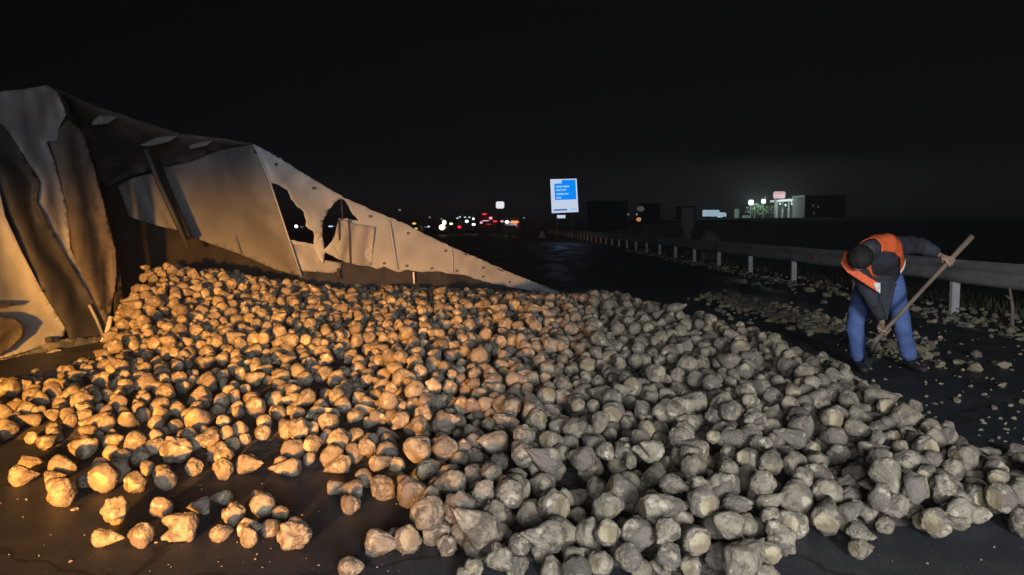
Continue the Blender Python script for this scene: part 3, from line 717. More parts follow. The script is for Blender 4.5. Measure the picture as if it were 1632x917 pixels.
for k, lst in cells.items():
    lst.sort(key=lambda b: b['px'])
    zn, sh, ps = k
    Z4 = {'towards the camera': 'forward'}
    for q, b in enumerate(lst):
        if len(lst) == 1: b['label'] = f"{sh} beet, {ps}, {zn}"
        elif len(lst) == 2: b['label'] = f"{('left', 'right')[q]} one of two {sh} beets, {ps}, {zn}"
        else: b['label'] = f"{ORD[min(q, 9)]} from left of {sh} beets, {ps}, {zn}"
        w = b['label'].split()
        if len(w) > 16: b['label'] = b['label'].replace('towards the camera', 'forward').replace('to the ', '').replace(' from left of ', ' from left, ')
        for u1, u2 in (('the amber-lit ', 'the amber '), (' one of two ', ' of two '), ('high on the amber left of the heap', 'high on amber side of heap'), ('loose on the bare asphalt at lower left', 'loose on asphalt at lower left'),
                       ('on the amber left front edge of the heap', 'on left front edge of heap'), ('in the nearest row right of bottom centre', 'nearest row right of bottom centre'), ('in the nearest row left of bottom centre', 'nearest row left of bottom centre'),
                       ('on the grey front edge at lower right', 'on front edge at lower right'), ('beside the bare notch in the heap front', 'beside the notch in heap front'), (', tip forward', ''), (', crown forward', ''), (', tip left', ''), (', tip right', ''), (' of the heap', '')):
            if len(b['label'].split()) > 16: b['label'] = b['label'].replace(u1, u2)
first = {}
for b in sorted(sel, key=lambda b: b['y']):
    sub = 4 if b['y'] < 4.6 else 3
    me = shared(b['s'], sub)
    o = bpy.data.objects.new('sugar_beet', me); C.objects.link(o)
    o.location = (b['x'], b['y'], b['z']); o.rotation_euler = rot_of(b).to_euler(); o.scale = (b['r'] / 0.08,) * 3
    prop(o, b['label'], 'sugar beet', 'sugar beets spilled from the lorry')

# the rest of the heap in one mesh
vv, ff, mm, off = [], [], [], 0
for i, b in enumerate(beets):
    if i in chosen: continue
    v, f, fm = VAR[(b['s'], 3 if b['show'] > 30 else 2)]
    R = np.array(rot_of(b)); p = (v * b['r']) @ R.T + np.array([b['x'], b['y'], b['z']])
    vv.append(p); ff.append(f + off); mm.append(fm); off += len(v)
def big_mesh(name, vv, ff, mm, mats, smooth=True):
    V = np.concatenate(vv); Fc = np.concatenate(ff); Mi = np.concatenate(mm)
    me = bpy.data.meshes.new(name)
    me.vertices.add(len(V)); me.vertices.foreach_set('co', V.ravel())
    me.loops.add(Fc.size); me.loops.foreach_set('vertex_index', Fc.ravel().astype(np.int32))
    me.polygons.add(len(Fc)); me.polygons.foreach_set('loop_start', np.arange(0, Fc.size, 3, dtype=np.int32))
    me.polygons.foreach_set('loop_total', np.full(len(Fc), 3, dtype=np.int32))
    me.polygons.foreach_set('material_index', Mi.astype(np.int32)); me.polygons.foreach_set('use_smooth', np.full(len(Fc), smooth))
    me.update(); me.validate()
    for q in mats: me.materials.append(q)
    o = bpy.data.objects.new(name, me); C.objects.link(o); return o
o = big_mesh('sugar_beets_in_heap', vv, ff, mm, [M['beet'], M['flesh']])
prop(o, 'the mass of muddy sugar beets heaped over the road behind the nearest ones', 'sugar beets', kind='stuff')

# filler core added under the heap, soil-coloured between the beets
bm = bmesh.new()
gx = np.arange(xs0 - .1, xs1 + .1, 0.14); gy = np.arange(ys0 - .1, ys1 + .1, 0.14)
vs = [[bm.verts.new((x, y, H(x, y) - 0.012 if inside((x, y), foot) else -0.03)) for x in gx] for y in gy]
for j in range(len(gy) - 1):
    for i in range(len(gx) - 1):
        q = (vs[j][i], vs[j][i + 1], vs[j + 1][i + 1], vs[j + 1][i])
        if max(w.co.z for w in q) > 0.0: bm.faces.new(q)
bmesh.ops.delete(bm, geom=[q for q in bm.verts if not q.link_faces], context='VERTS')
prop(finish(bm, 'heap_core', M['soil'], smooth=True), 'soil-coloured filler core under the heap of sugar beets', 'soil', kind='stuff')

# ------------------------------------------------------------------ fragments and clods on the right
def frag_verts(seed):
    v, f = ICO[2]; r = random.Random(seed); o = Vector((r.uniform(0, 50), r.uniform(0, 50), 0))
    s = np.array([r.uniform(.8, 1.5), r.uniform(.7, 1.1), r.uniform(.45, .8)])
    k = np.array([1 + .55 * noise.noise(Vector(p) * 1.4 + o) + .3 * noise.noise(Vector(p) * 3.5 + o) for p in v])
    v2 = v * k[:, None] * s
    nrm = np.array([r.uniform(-1, 1), r.uniform(-1, 1), r.uniform(0, 1)]); nrm /= np.linalg.norm(nrm)
    d = v2 @ nrm; v2 -= nrm[None, :] * np.maximum(d - .45, 0)[:, None]
    return v2, f
FR = [frag_verts(s) for s in range(8)]
frm = []
for v, f in FR:
    me = bpy.data.meshes.new('beet_fragment'); me.from_pydata(v.tolist(), [], f.tolist()); me.materials.append(M['flesh'] if len(frm) % 2 else M['beet']); frm.append(me)
pieces = [(1208, 452, 9, ''), (1236, 446, 14, ''), (1258, 452, 13, ''), (1186, 449, 12, 'a'), (1172, 448, 6, ''), (1155, 428, 9, ''), (1222, 450, 8, ''), (1290, 462, 14, ''), (1302, 454, 10, ''),
          (1318, 470, 15, ''), (1330, 462, 12, ''), (1250, 512, 12, ''), (1265, 460, 10, ''),
          (1326, 460, 12, ''), (1335, 468, 9, ''), (1318, 524, 16, ''), (1332, 530, 12, ''), (1466, 555, 18, ''), (1482, 553, 22, ''), (1478, 568, 22, ''), (1492, 562, 12, ''), (1496, 580, 18, ''), (1470, 582, 12, ''),
          (1395, 552, 20, ''), (1420, 548, 22, ''), (1400, 566, 14, ''), (1408, 538, 12, ''), (1430, 560, 12, ''), (1390, 540, 10, ''), (1460, 493, 12, ''), (1475, 491, 14, ''), (1493, 506, 7, ''), (1505, 515, 7, ''),
          (1528, 577, 15, ''), (1556, 566, 18, ''), (1556, 586, 24, ''), (1548, 576, 10, ''), (1600, 582, 16, ''), (1612, 588, 9, ''), (1584, 578, 12, ''), (1572, 602, 7, ''), (1597, 613, 15, ''), (1512, 562, 8, ''),
          (1555, 512, 16, ''), (1568, 508, 10, ''), (1580, 527, 8, ''), (1530, 518, 12, ''), (1610, 527, 22, ''), (1595, 532, 12, ''), (1625, 534, 14, ''), (1580, 536, 10, ''), (1630, 640, 12, ''), (1500, 640, 9, ''), (1525, 638, 11, ''), (1490, 642, 8, ''), (1350, 500, 12, ''), (1585, 650, 10, '')]
import itertools
def fz(px, py):
    if px < 1345 and py < 485: return 'by the guardrail foot left of the man'
    if px < 1345: return 'in the littered strip left of the man'
    if 1380 < px < 1440 and 530 < py < 572: return "between the man's legs"
    if px < 1510 and 545 < py: return "on the asphalt right of the man's boots"
    if px < 1510: return 'behind the man on the road'
    if py < 540: return 'at the foot of the guardrail at far right'
    return 'on the dark road at far right'
fc = defaultdict(list)
for q, (px, py, w, _) in enumerate(pieces): fc[fz(px, py)].append((px, py, w, q))
for z_, lst in fc.items():
    lst.sort()
    for n_, (px, py, w, q) in enumerate(lst):
        p = G(px, py + w * .3, 0.0)
        r = w * p.y / F_PX / 2.1
        me = frm[q % 8]
        o = bpy.data.objects.new('beet_fragment', me); C.objects.link(o)
        v = FR[q % 8][0]; zmin = v[:, 2].min() * r
        o.location = (p.x, p.y, -zmin - 0.004 + (0.09 if p.x > 7.2 else 0)); o.scale = (r,) * 3; o.rotation_euler = (0, 0, random.uniform(0, 6.28))
        kind_ = ('pale cut', 'muddy', 'pale broken', 'brown lumpy')[q % 4] if True else ''
        nth = (f'leftmost' if n_ == 0 else 'rightmost' if n_ == len(lst) - 1 else f'{ORD[n_] if n_ < 10 else str(n_ + 1) + "th"} from left')
        prop(o, f"{kind_} beet piece, {nth} {z_}", 'beet fragment', 'broken beet pieces scattered on the right of the road')

# soil clods and leaf scraps along the guardrail and across the road
vv, ff, mm, off = [], [], [], 0
def clod(x, y, r, z=0.0):
    global off
    v, f = FR[random.randrange(8)]
    a = random.uniform(0, 6.28); R = np.array(Matrix.Rotation(a, 3, 'Z') @ Matrix.Rotation(random.uniform(-.5, .5), 3, 'X'))
    p = (v * r) @ R.T + np.array([x, y, z + r * .35]); vv.append(p); ff.append(f + off); mm.append(np.array([random.random() < .35] * len(f)).astype(int)); off += len(v)
for k in range(760):
    y = 9 + 34 * random.random() ** 1.4; x = 7.0 + random.gauss(-.12, .32)
    clod(x, y, random.uniform(.018, .062), (0.06 if x > 7.1 else 0))
for k in range(420):                                    # littered strip across the road left of the man
    t = random.random() ** 0.8; a = G(1120, 470); b = G(1345, 528); s_ = random.gauss(0, .35)
    clod(a.x + (b.x - a.x) * t + s_ * .8, a.y + (b.y - a.y) * t + s_, random.uniform(.02, .07))
for k in range(160):
    p = G(random.uniform(1380, 1500), random.gauss(556, 14)); clod(p.x, p.y, random.uniform(.01, .035))
for k in range(130):
    p = G(random.uniform(1330, 1640), random.uniform(500, 720)); clod(p.x, p.y, random.uniform(.008, .02))
for k in range(170):
    p = G(random.uniform(-60, 1700), random.uniform(740, 917)); clod(p.x, p.y, random.uniform(.002, .006) if random.random() < .9 else random.uniform(.006, .014))
o = big_mesh('soil_clods', vv, ff, mm, [M['clod'], M['flesh']], smooth=False)
prop(o, 'soil clods and crushed beet scraps littering the road and guardrail foot', 'soil clods', kind='stuff')

# grass tufts behind the guardrail
M['grass'] = noisy('dry_grass', (0.05, 0.055, 0.025), (0.13, 0.12, 0.06), 3, 0.9, 0.0)
gv, gf = [], []
for k in range(2600):
    x = 7.25 + abs(random.gauss(0, 1.1)); y = 9 + 40 * random.random() ** 1.5
    h = random.uniform(.05, .24); a = random.uniform(0, 6.28); w = .006 + .004 * random.random()
    base = max(vh(min(x, 10.1), y), -.03) - .01; lean = Vector((random.uniform(-.5, .5) * h, random.uniform(-.5, .5) * h, h))
    i = len(gv); c_, s_ = math.cos(a) * w, math.sin(a) * w
    gv += [(x - c_, y - s_, base), (x + c_, y + s_, base), (x + lean.x * .4 + c_ * .7, y + lean.y * .4 + s_ * .7, base + h * .6), (x + lean.x, y + lean.y, base + h), (x + lean.x * .4 - c_ * .7, y + lean.y * .4 - s_ * .7, base + h * .6)]
    gf.append((i, i + 1, i + 2, i + 3, i + 4))
me = bpy.data.meshes.new('grass'); me.from_pydata(gv, [], gf)
prop(link('grass', me, None, M['grass']), 'sparse dry grass on the verge behind the guardrail', 'grass', kind='stuff')

# leaning stake stuck in a root clump behind the rail
p = G(1612, 528)
st = empty('wooden_stake', (p.x, p.y, 0.05), label='thin pale stake standing in a clump of beet scraps under the rail at far right', cat='stake')
bm = bmesh.new(); q0 = D(1613, 522, p.y); q1 = D(1614, 490, p.y + .02); q2 = D(1609, 458, p.y + .05)
tube(bm, [q0, q1, q2], [.03, .022, .016], 7); finish(bm, 'stem', M['wood'], st, smooth=True)
bm = bmesh.new(); tube(bm, [q1 + Vector((0, 0, .08)), q1 + Vector((-.1, 0, .16))], [.014, .006], 6); finish(bm, 'side_twig', M['wood'], st, smooth=True)

# ================================================================== THE MAN WITH THE SHOVEL
M['skin'] = noisy('skin', (0.36, 0.23, 0.17), (0.42, 0.28, 0.21), 14, 0.6, 0.1, 60, 0.002)
M['hair'] = noisy('black_hair', (0.012, 0.011, 0.011), (0.025, 0.023, 0.022), 40, 0.7, 0.6, 80, 0.01)
M['denim'] = noisy('blue_denim', (0.085, 0.14, 0.34), (0.115, 0.18, 0.41), 6, 0.85, 0.5, 22, 0.02)
M['jacket'] = noisy('dark_jacket', (0.030, 0.032, 0.042), (0.048, 0.050, 0.062), 6, 0.8, 0.5, 16, 0.02)
M['vest'] = noisy('orange_vest', (0.85, 0.13, 0.035), (0.95, 0.18, 0.05), 8, 0.6, 0.4, 18, 0.015)
M['reflect'] = mat('reflective_band', (0.85, 0.85, 0.84), 0.35)
M['boot'] = noisy('black_boots', (0.02, 0.02, 0.022), (0.04, 0.038, 0.036), 12, 0.6, 0.3, 40, 0.005)
man = empty('person', (*G(1408, 594).xy, 0), label='man in orange vest, dark jacket and blue jeans bending over with a shovel', cat='person')
def skinned(name, chains, material, parent, root=0, sub=2):
    """chains: lists of (key, point, rx, ry); equal keys are one joint."""
    idx, V, Rr, E = {}, [], [], []
    for ch in chains:
        prev = None
        for key, p, rx, ry in ch:
            if key is None or key not in idx:
                i = len(V); V.append(Vector(p)); Rr.append((rx, ry))
                if key is not None: idx[key] = i
            else: i = idx[key]
            if prev is not None: E.append((prev, i))
            prev = i
    me = bpy.data.meshes.new(name); me.from_pydata(V, E, [])
    o = bpy.data.objects.new(name, me); C.objects.link(o)
    sk = o.modifiers.new('skin', 'SKIN'); sk.use_smooth_shade = True
    lay = me.skin_vertices[0].data
    for i, r in enumerate(Rr): lay[i].radius = r; lay[i].use_root = (i == root)
    ss = o.modifiers.new('sub', 'SUBSURF'); ss.levels = ss.render_levels = sub
    dg = bpy.context.evaluated_depsgraph_get()
    nm_ = bpy.data.meshes.new_from_object(o.evaluated_get(dg))
    bpy.data.objects.remove(o); bpy.data.meshes.remove(me)
    nm_.name = name; nm_.polygons.foreach_set('use_smooth', [True] * len(nm_.polygons)); nm_.materials.clear(); nm_.materials.append(material)
    ob = bpy.data.objects.new(name, nm_); C.objects.link(ob); ob.parent = parent
    ob.matrix_parent_inverse = Matrix.LocRotScale(parent.location, parent.rotation_euler, None).inverted()
    return ob
J = dict(pel=D(1402, 436, 7.18), wai=D(1404, 424, 7.02), che=D(1397, 409, 6.80), nek=D(1386, 399, 6.62), nk2=D(1379, 400, 6.55), hd1=D(1371, 408, 6.46), hd2=D(1367, 420, 6.40),
         shL=D(1364, 424, 6.72), elL=D(1388, 472, 6.60), wrL=D(1406, 513, 6.66), haL=D(1411, 525, 6.70),
         shR=D(1418, 391, 6.78), elR=D(1470, 391, 6.96), wrR=D(1500, 408, 6.86), haR=D(1510, 416, 6.82),
         hiL=D(1380, 446, 7.18), knL=D(1362, 515, 7.06), anL=D(1369, 583, 7.22), toL=D(1360, 598, 7.05),
         hiR=D(1424, 444, 7.18), knR=D(1436, 512, 7.08), anR=D(1450, 580, 7.24), toR=D(1456, 600, 7.04))
anL0 = Vector((J['anL'].x, J['anL'].y, 0.09)); anR0 = Vector((J['anR'].x, J['anR'].y, 0.09))
J['anL'] = anL0; J['anR'] = anR0
J['toL'] = anL0 + Vector((-.04, -.17, -.045)); J['toR'] = anR0 + Vector((.03, -.17, -.045))
def j(k, rx, ry=None): return (k, J[k], rx, ry or rx)
# shovel line first, the hands close round it
S_top = D(1549, 377, 6.84); S_lo = D(1398, 540, 6.72)
sd = (S_lo - S_top).normalized()
tip = G(1376, 590); tip = Vector((tip.x, tip.y, 0.015))
def on_shaft(p): return S_top + sd * ((p - S_top).dot(sd))
cR, cL = on_shaft(J['haR']), on_shaft(J['haL'])
def hand_chains(pre, wrist, c, side):
    """palm beside the shaft, four fingers and a thumb closed round it"""
    to = (c - wrist); to -= sd * to.dot(sd); to.normalize()
    nrm = sd.cross(to).normalized() * side
    palm = c - to * 0.012 - nrm * 0.036
    ch = [[(pre + 'w', wrist, .027, .022), (pre + 'p', palm - to * .02, .036, .020)]]
    for q in range(4):
        a = sd * (0.034 - 0.0225 * q); ln = (0.9, 1.0, 0.96, 0.8)[q]
        r = (.0105, .011, .0105, .009)[q]
        p0 = palm + a + to * .018; p1 = c + a + to * .040 * ln - nrm * .016; p2 = c + a + to * .032 * ln + nrm * .022; p3 = c + a - to * .008 + nrm * .036
        ch.append([(pre + 'p', palm, 0, 0), (None, p0, r * 1.15, r * 1.1), (None, p1, r * 1.05, r), (None, p2, r, r), (None, p3, r * .85, r * .85)])
    p0 = palm - to * .03 + sd * .028; p1 = c - to * .038 + sd * .030 - nrm * .006; p2 = c - to * .030 + sd * .018 + nrm * .026; p3 = c - to * .004 + sd * .012 + nrm * .040
    ch.append([(pre + 'p', palm, 0, 0), (None, p0, .014, .013), (None, p1, .0125, .012), (None, p2, .011, .011), (None, p3, .0095, .009)])
    return ch
bodych = [[j('pel', .14, .11), j('wai', .13, .10), j('che', .14, .11), j('nek', .07, .07), j('nk2', .058, .058), j('hd1', .086, .092), j('hd2', .070, .078)],
          [('hd2', 0, 0, 0), (None, J['hd2'] + Vector((-.012, -.045, -.045)), .045, .045)],
          [('che', 0, 0, 0), j('shL', .065), j('elL', .042), ('Lw', J['wrL'], .027, .022)],
          [('che', 0, 0, 0), j('shR', .065), j('elR', .042), ('Rw', J['wrR'], .027, .022)],
          [('pel', 0, 0, 0), j('hiL', .085), j('knL', .055), j('anL', .040), j('toL', .035, .025)],
          [('pel', 0, 0, 0), j('hiR', .085), j('knR', .055), j('anR', .040), j('toR', .035, .025)]]
bodych += hand_chains('L', J['wrL'], cL, 1) + hand_chains('R', J['wrR'], cR, -1)
body = skinned('body', bodych, M['skin'], man)
# face and ears
hdir = (J['hd2'] - J['hd1']).normalized(); side = Vector((.9, .1, .42)); side = (side - hdir * side.dot(hdir)).normalized(); face = hdir.cross(side).normalized()
if face.y > 0: face = -face
hc = (J['hd1'] + J['hd2']) / 2
for s_ in (-1, 1):
    bm = bmesh.new(); bmesh.ops.create_uvsphere(bm, u_segments=10, v_segments=8, radius=1)
    bmesh.ops.transform(bm, matrix=Matrix.Translation(hc + side * (.083 * s_) + hdir * .01) @ Matrix((side, face, hdir)).transposed().to_4x4() @ Matrix.Diagonal((.012, .02, .032, 1)), verts=bm.verts)
    finish(bm, 'ear', M['skin'], man, smooth=True)
bm = bmesh.new(); bmesh.ops.create_uvsphere(bm, u_segments=18, v_segments=14, radius=1)
for v in bm.verts: v.co *= 1 + .06 * noise.noise(v.co * 4)
bmesh.ops.transform(bm, matrix=Matrix.Translation(J['hd1'].lerp(J['hd2'], .30) + Vector((-.006, -.030, .010))) @ Matrix((side, face, hdir)).transposed().to_4x4() @ Matrix.Diagonal((.104, .100, .122, 1)), verts=bm.verts)
finish(bm, 'hair', M['hair'], man, smooth=True)

# trousers: thighs, calves and creases
def leg(pre):
    h, k, a = J['hi' + pre], J['kn' + pre], J['an' + pre]
    L = lambda p, q, t: p + (q - p) * t
    return [('pel', J['pel'], .15, .13), (pre + 'h', h + Vector((0, 0, -.02)), .108, .108), (None, L(h, k, .45), .103, .10), (pre + 'k', k, .092, .088),
            (None, L(k, a, .3), .088, .086), (None, L(k, a, .62), .082, .082), (None, L(k, a, .84), .083, .083), (None, L(k, a, .97), .078, .078)]
tr = skinned('trousers', [leg('L'), leg('R')], M['denim'], man)
for v in tr.data.vertices:
    n = noise.noise(Vector((v.co.x * 5, v.co.y * 5, v.co.z * 16))) * .014 - max(0, 1 - abs(noise.noise(Vector((v.co.x * 6, v.co.y * 6, v.co.z * 13 + v.co.x * 9)))) * 7) * .012
    v.co += v.normal * n
for pre in 'LR':
    a, t = J['an' + pre], J['to' + pre]
    bt = skinned('boot', [[('a', a + Vector((0, .01, .06)), .055, .055), ('b', a + Vector((0, .015, -.03)), .056, .052), ('c', (a + t) / 2 + Vector((0, 0, -.015)), .052, .045), ('d', t + Vector((0, 0, -.002)), .048, .038), ('e', t + Vector((0, -.06, -.004)), .036, .028)],
                          [('b', 0, 0, 0), ('f', a + Vector((0, .065, -.045)), .042, .038)]], M['boot'], man)
    for v in bt.data.vertices: v.co.z = max(v.co.z, 0.004)

# jacket torso by rings
def ring_frames():
    out = []
    spec = [(J['pel'] + Vector((0, .02, -.05)), .180, .150), (J['pel'], .185, .150), (J['wai'], .185, .140), ((J['wai'] + J['che']) / 2, .200, .145), (J['che'], .215, .150), ((J['che'] + J['nek']) / 2, .205, .125), (J['nek'], .12, .085), (J['nk2'], .075, .070)]
    lat0 = Vector((1, 0, 0.05)); lat1 = (J['shR'] - J['shL']).normalized()
    n = len(spec)
    for i, (c, a, b) in enumerate(spec):
        t = (spec[min(i + 1, n - 1)][0] - spec[max(i - 1, 0)][0]).normalized()
        lat = lat0.lerp(lat1, min(1, i / 4.0)); lat = (lat - t * lat.dot(t)).normalized()
        back = t.cross(lat).normalized()
        if back.z < 0: back = -back
        out.append((c, lat, back, a, b))
    return out
def torso(name, material, grow=0.0, a0=0.0, a1=math.tau, i0=0, i1=99, n=40, thick=0.0, sw=0.0):
    fr = ring_frames(); fr2 = []
    for k in range(len(fr) - 1):                        # refine
        for q in range(5):
            t = q / 5; A, B = fr[k], fr[k + 1]
            fr2.append((A[0].lerp(B[0], t), A[1].lerp(B[1], t).normalized(), A[2].lerp(B[2], t).normalized(), A[3] + (B[3] - A[3]) * t, A[4] + (B[4] - A[4]) * t))
    fr2.append(fr[-1]); fr2 = fr2[i0:i1]
    bm = bmesh.new(); rows = []
    full = abs((a1 - a0) - math.tau) < 1e-6
    for i, (c, l, bk, a, b) in enumerate(fr2):
        row = []
        for k in range(n if full else n + 1):
            th = a0 + (a1 - a0) * k / n                 # th = 0 is the middle of the back
            co = c + l * (math.sin(th) * (a + grow)) + bk * (math.cos(th) * (b + grow) * (1.0 if math.cos(th) > 0 else 1.05))
            w = noise.noise(co * 9) * .014 + noise.noise(Vector((co.x * 6, co.y * 22, co.z * 22))) * .008
            co += (co - c).normalized() * (w + sw * max(0, -math.cos(th)))
            row.append(bm.verts.new(co))
        rows.append(row)
    for r0, r1 in zip(rows, rows[1:]):
        m = len(r0)
        for k in range(m if full else m - 1): bm.faces.new((r0[k], r0[(k + 1) % m], r1[(k + 1) % m], r1[k]))
    if full: bm.faces.new(rows[0][::-1]); bm.faces.new(rows[-1])
    o = finish(bm, name, material, man, smooth=True)
    if thick:
        s = o.modifiers.new('thickness', 'SOLIDIFY'); s.thickness = thick
    return o
torso('jacket', M['jacket'])
L_ = lambda p, q, t: p + (q - p) * t
sl = skinned('sleeve', [[('a', J['shL'], .085, .085), (None, L_(J['shL'], J['elL'], .5), .078, .078), ('b', J['elL'], .070, .070), (None, L_(J['elL'], J['wrL'], .5), .062, .062), ('c', L_(J['elL'], J['wrL'], .93), .050, .048)]], M['jacket'], man)
sr = skinned('sleeve', [[('z', L_(J['che'], J['shR'], .5), .10, .10), ('a', J['shR'], .098, .098), (None, L_(J['shR'], J['elR'], .5), .095, .095), ('b', J['elR'], .082, .082), (None, L_(J['elR'], J['wrR'], .5), .062, .062), ('c', L_(J['elR'], J['wrR'], .93), .046, .044)]], M['jacket'], man)
for o in (sl, sr):
    for v in o.data.vertices: v.co += v.normal * (noise.noise(v.co * 22) * .012 + noise.noise(v.co * 9) * .012)
# open vest: back and two hanging fronts
v0 = torso('vest', M['vest'], 0.016, -2.55, 2.55, 10, 33, 44, 0.006)
for rng_, a0, a1 in (((9, 12), -2.58, -1.9), ((9, 12), 1.9, 2.58)):
    torso('reflective_band', M['reflect'], 0.024, a0, a1, rng_[0], rng_[1], 10, 0.004)
panel('vest_front', [(1347, 398, 6.62), (1340, 420, 6.58), (1350, 434, 6.54), (1376, 451, 6.49), (1396, 464, 6.47), (1402, 466, 6.47), (1402, 452, 6.47), (1388, 444, 6.48), (1372, 434, 6.50), (1360, 424, 6.54), (1354, 408, 6.58)],
      M['vest'], man, step=4, wrinkle=(0.006, 0.006), fold=(1, .6), fold_len=9, seed=31, thick=0.008)
panel('reflective_band', [(1392, 451, 6.462), (1403, 451, 6.462), (1403, 468, 6.462), (1397, 464, 6.462)], M['reflect'], man, step=4, wrinkle=(0, 0), seed=32, thick=0.006)
panel('jacket_front', [(1372, 436, 6.76), (1420, 440, 6.78), (1428, 452, 6.82), (1421, 478, 6.84), (1414, 510, 6.84), (1394, 506, 6.84), (1384, 480, 6.82), (1376, 458, 6.78)],
      M['jacket'], man, step=5, wrinkle=(0.02, 0.015), fold=(1, .15), fold_len=13, seed=33, thick=0.02)
# shovel
sv = empty('shovel', (tip.x, tip.y, 0), label='long wooden-handled shovel held by the bending man, blade down on the road', cat='shovel')
bm = bmesh.new(); Lh = (S_lo - S_top).length
tube(bm, [S_top + sd * (Lh * k / 6) for k in range(7)] , [.027, .023, .019, .018, .018, .019, .020], 10); finish(bm, 'shaft', M['wood'], sv, smooth=True)
bd = (tip - S_lo); bl = bd.length; bd.normalize()
bm = bmesh.new(); neck_end = S_lo + bd * (bl * .55)
tube(bm, [S_lo - sd * .05, S_lo, neck_end], [.024, .025, .022], 10); finish(bm, 'socket', M['wood'], sv, smooth=True)
bm = bmesh.new(); wv = Vector((.8, .55, .1)); wv = (wv - bd * wv.dot(bd)).normalized(); nv = bd.cross(wv).normalized()
rows = []
for k in range(9):
    t = k / 8; wd = .09 * (1 - max(0, (t - .55) / .45) ** 2 * .75) * (.85 + .15 * min(1, t * 4))
    c = neck_end + (tip - neck_end) * t
    rows.append([bm.verts.new(c + wv * (wd * u) + nv * (.035 * (u * u) - .02 * math.sin(t * math.pi))) for u in (-1, -.66, -.33, 0, .33, .66, 1)])
for r0, r1 in zip(rows, rows[1:]):
    for k in range(6): bm.faces.new((r0[k], r0[k + 1], r1[k + 1], r1[k]))
o = finish(bm, 'blade', M['dark_metal'], sv, smooth=True); s = o.modifiers.new('thickness', 'SOLIDIFY'); s.thickness = .004

# ================================================================== FAR THINGS
def emis(name, col, s, base=(.05, .05, .05)): return mat(name, base, .6, emit=col, es=s)
E_white = emis('lamp_white', (0.90, 0.95, 1.0), 3.0); E_warm = emis('lamp_warm', (1.0, .80, .58), 2.6); E_red = emis('lamp_red', (1.0, .04, .05), 1.3)
E_dred = emis('lamp_dim_red', (1.0, .05, .10), .35)
E_or = emis('lamp_orange', (1.0, .22, .06), 2.0); E_yel = emis('lamp_yellow', (1.0, .72, .12), 0.9); E_pink = emis('lamp_pink', (1.0, .45, .62), 1.0)
E_cool = emis('lamp_cool', (.65, .85, 1.0), 1.0); E_green = emis('lamp_green_white', (.75, 1.0, .90), 1.6); E_dim = emis('lamp_dim', (.7, .8, .85), .22)
M['car_dark'] = mat('dark_car_paint', (.03, .03, .035), .35); M['car_red'] = mat('red_vehicle_paint', (.35, .02, .02), .4); M['car_white'] = mat('white_vehicle_paint', (.6, .62, .65), .4)
M['glass'] = mat('vehicle_glass', (.01, .012, .015), .1); M['tyre'] = mat('tyre', (.015, .015, .015), .9)
M['pole'] = mat('dark_pole', (.05, .05, .055), .6); M['wall'] = noisy('dim_wall', (.05, .05, .05), (.08, .08, .078), 1, .9, 0)
M['bwall'] = noisy('pale_wall', (.12, .12, .12), (.16, .16, .155), 1, .9, 0)

# the blue road sign, returned headlight painted in as glow
d = 66.0
tl, tr_, br_, bl_ = D(877, 286, d), D(919, 285, d), D(922, 338, d), D(879.5, 340, d)
sg = empty('road_sign', (*((bl_ + br_) / 2).xy, 0), label='tall blue and white direction sign with painted-in glow above the road, rows of writing on it', cat='road sign')
def quad_on(u0, v0, u1, v1, name, m, lift, thick=.02, parent=sg):
    def P(u, v): return (tl.lerp(tr_, u)).lerp(bl_.lerp(br_, u), v)
    bm = bmesh.new(); f = [P(u0, v0), P(u1, v0), P(u1, v1), P(u0, v1)]
    a = [bm.verts.new(p + Vector((0, -lift, 0))) for p in f]; b = [bm.verts.new(p + Vector((0, -lift + thick, 0))) for p in f]
    bm.faces.new(a); bm.faces.new(b[::-1])
    for k in range(4): bm.faces.new((a[k], b[k], b[(k + 1) % 4], a[(k + 1) % 4]))
    return finish(bm, name, m, parent)
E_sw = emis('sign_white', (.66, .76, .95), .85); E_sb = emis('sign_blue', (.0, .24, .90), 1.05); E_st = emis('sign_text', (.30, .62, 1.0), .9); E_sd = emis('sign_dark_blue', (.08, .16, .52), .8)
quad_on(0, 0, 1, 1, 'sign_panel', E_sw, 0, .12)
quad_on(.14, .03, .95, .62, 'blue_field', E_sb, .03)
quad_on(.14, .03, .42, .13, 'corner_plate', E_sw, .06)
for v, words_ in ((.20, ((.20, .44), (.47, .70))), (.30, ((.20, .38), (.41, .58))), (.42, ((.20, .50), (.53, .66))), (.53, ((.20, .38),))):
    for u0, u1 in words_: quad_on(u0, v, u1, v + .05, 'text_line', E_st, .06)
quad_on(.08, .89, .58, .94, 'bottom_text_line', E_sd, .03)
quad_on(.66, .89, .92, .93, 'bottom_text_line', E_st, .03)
p0, p1, p2, p3 = D(888, 343, d), D(901, 343, d), D(901, 348, d), D(888, 348, d)
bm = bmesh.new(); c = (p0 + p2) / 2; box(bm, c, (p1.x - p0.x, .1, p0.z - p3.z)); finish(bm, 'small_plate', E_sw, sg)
for px in (888, 912):
    q = D(px, 336, d); bm = bmesh.new(); box(bm, (q.x, d + .2, q.z / 2), (.12, .12, q.z)); finish(bm, 'post', M['pole'], sg)

def lampbox(px, py, d, w, h, m, name='lamp', parent=None, dep=.1):
    c = D(px, py, d); s = d / F_PX
    bm = bmesh.new()
    if .55 < h / w < 1.3 and 'panel' not in name and 'sign' not in name:
        bmesh.ops.create_uvsphere(bm, u_segments=12, v_segments=8, radius=.5)
        bmesh.ops.transform(bm, matrix=Matrix.Translation(c) @ Matrix.Diagonal((w * s * 1.1, dep, h * s * 1.1, 1)), verts=bm.verts)
    else: box(bm, c, (w * s, dep, h * s), bevel=min(w, h) * s * (.12 if 'panel' in name or 'sign' in name else .4))
    return finish(bm, name, m, parent)

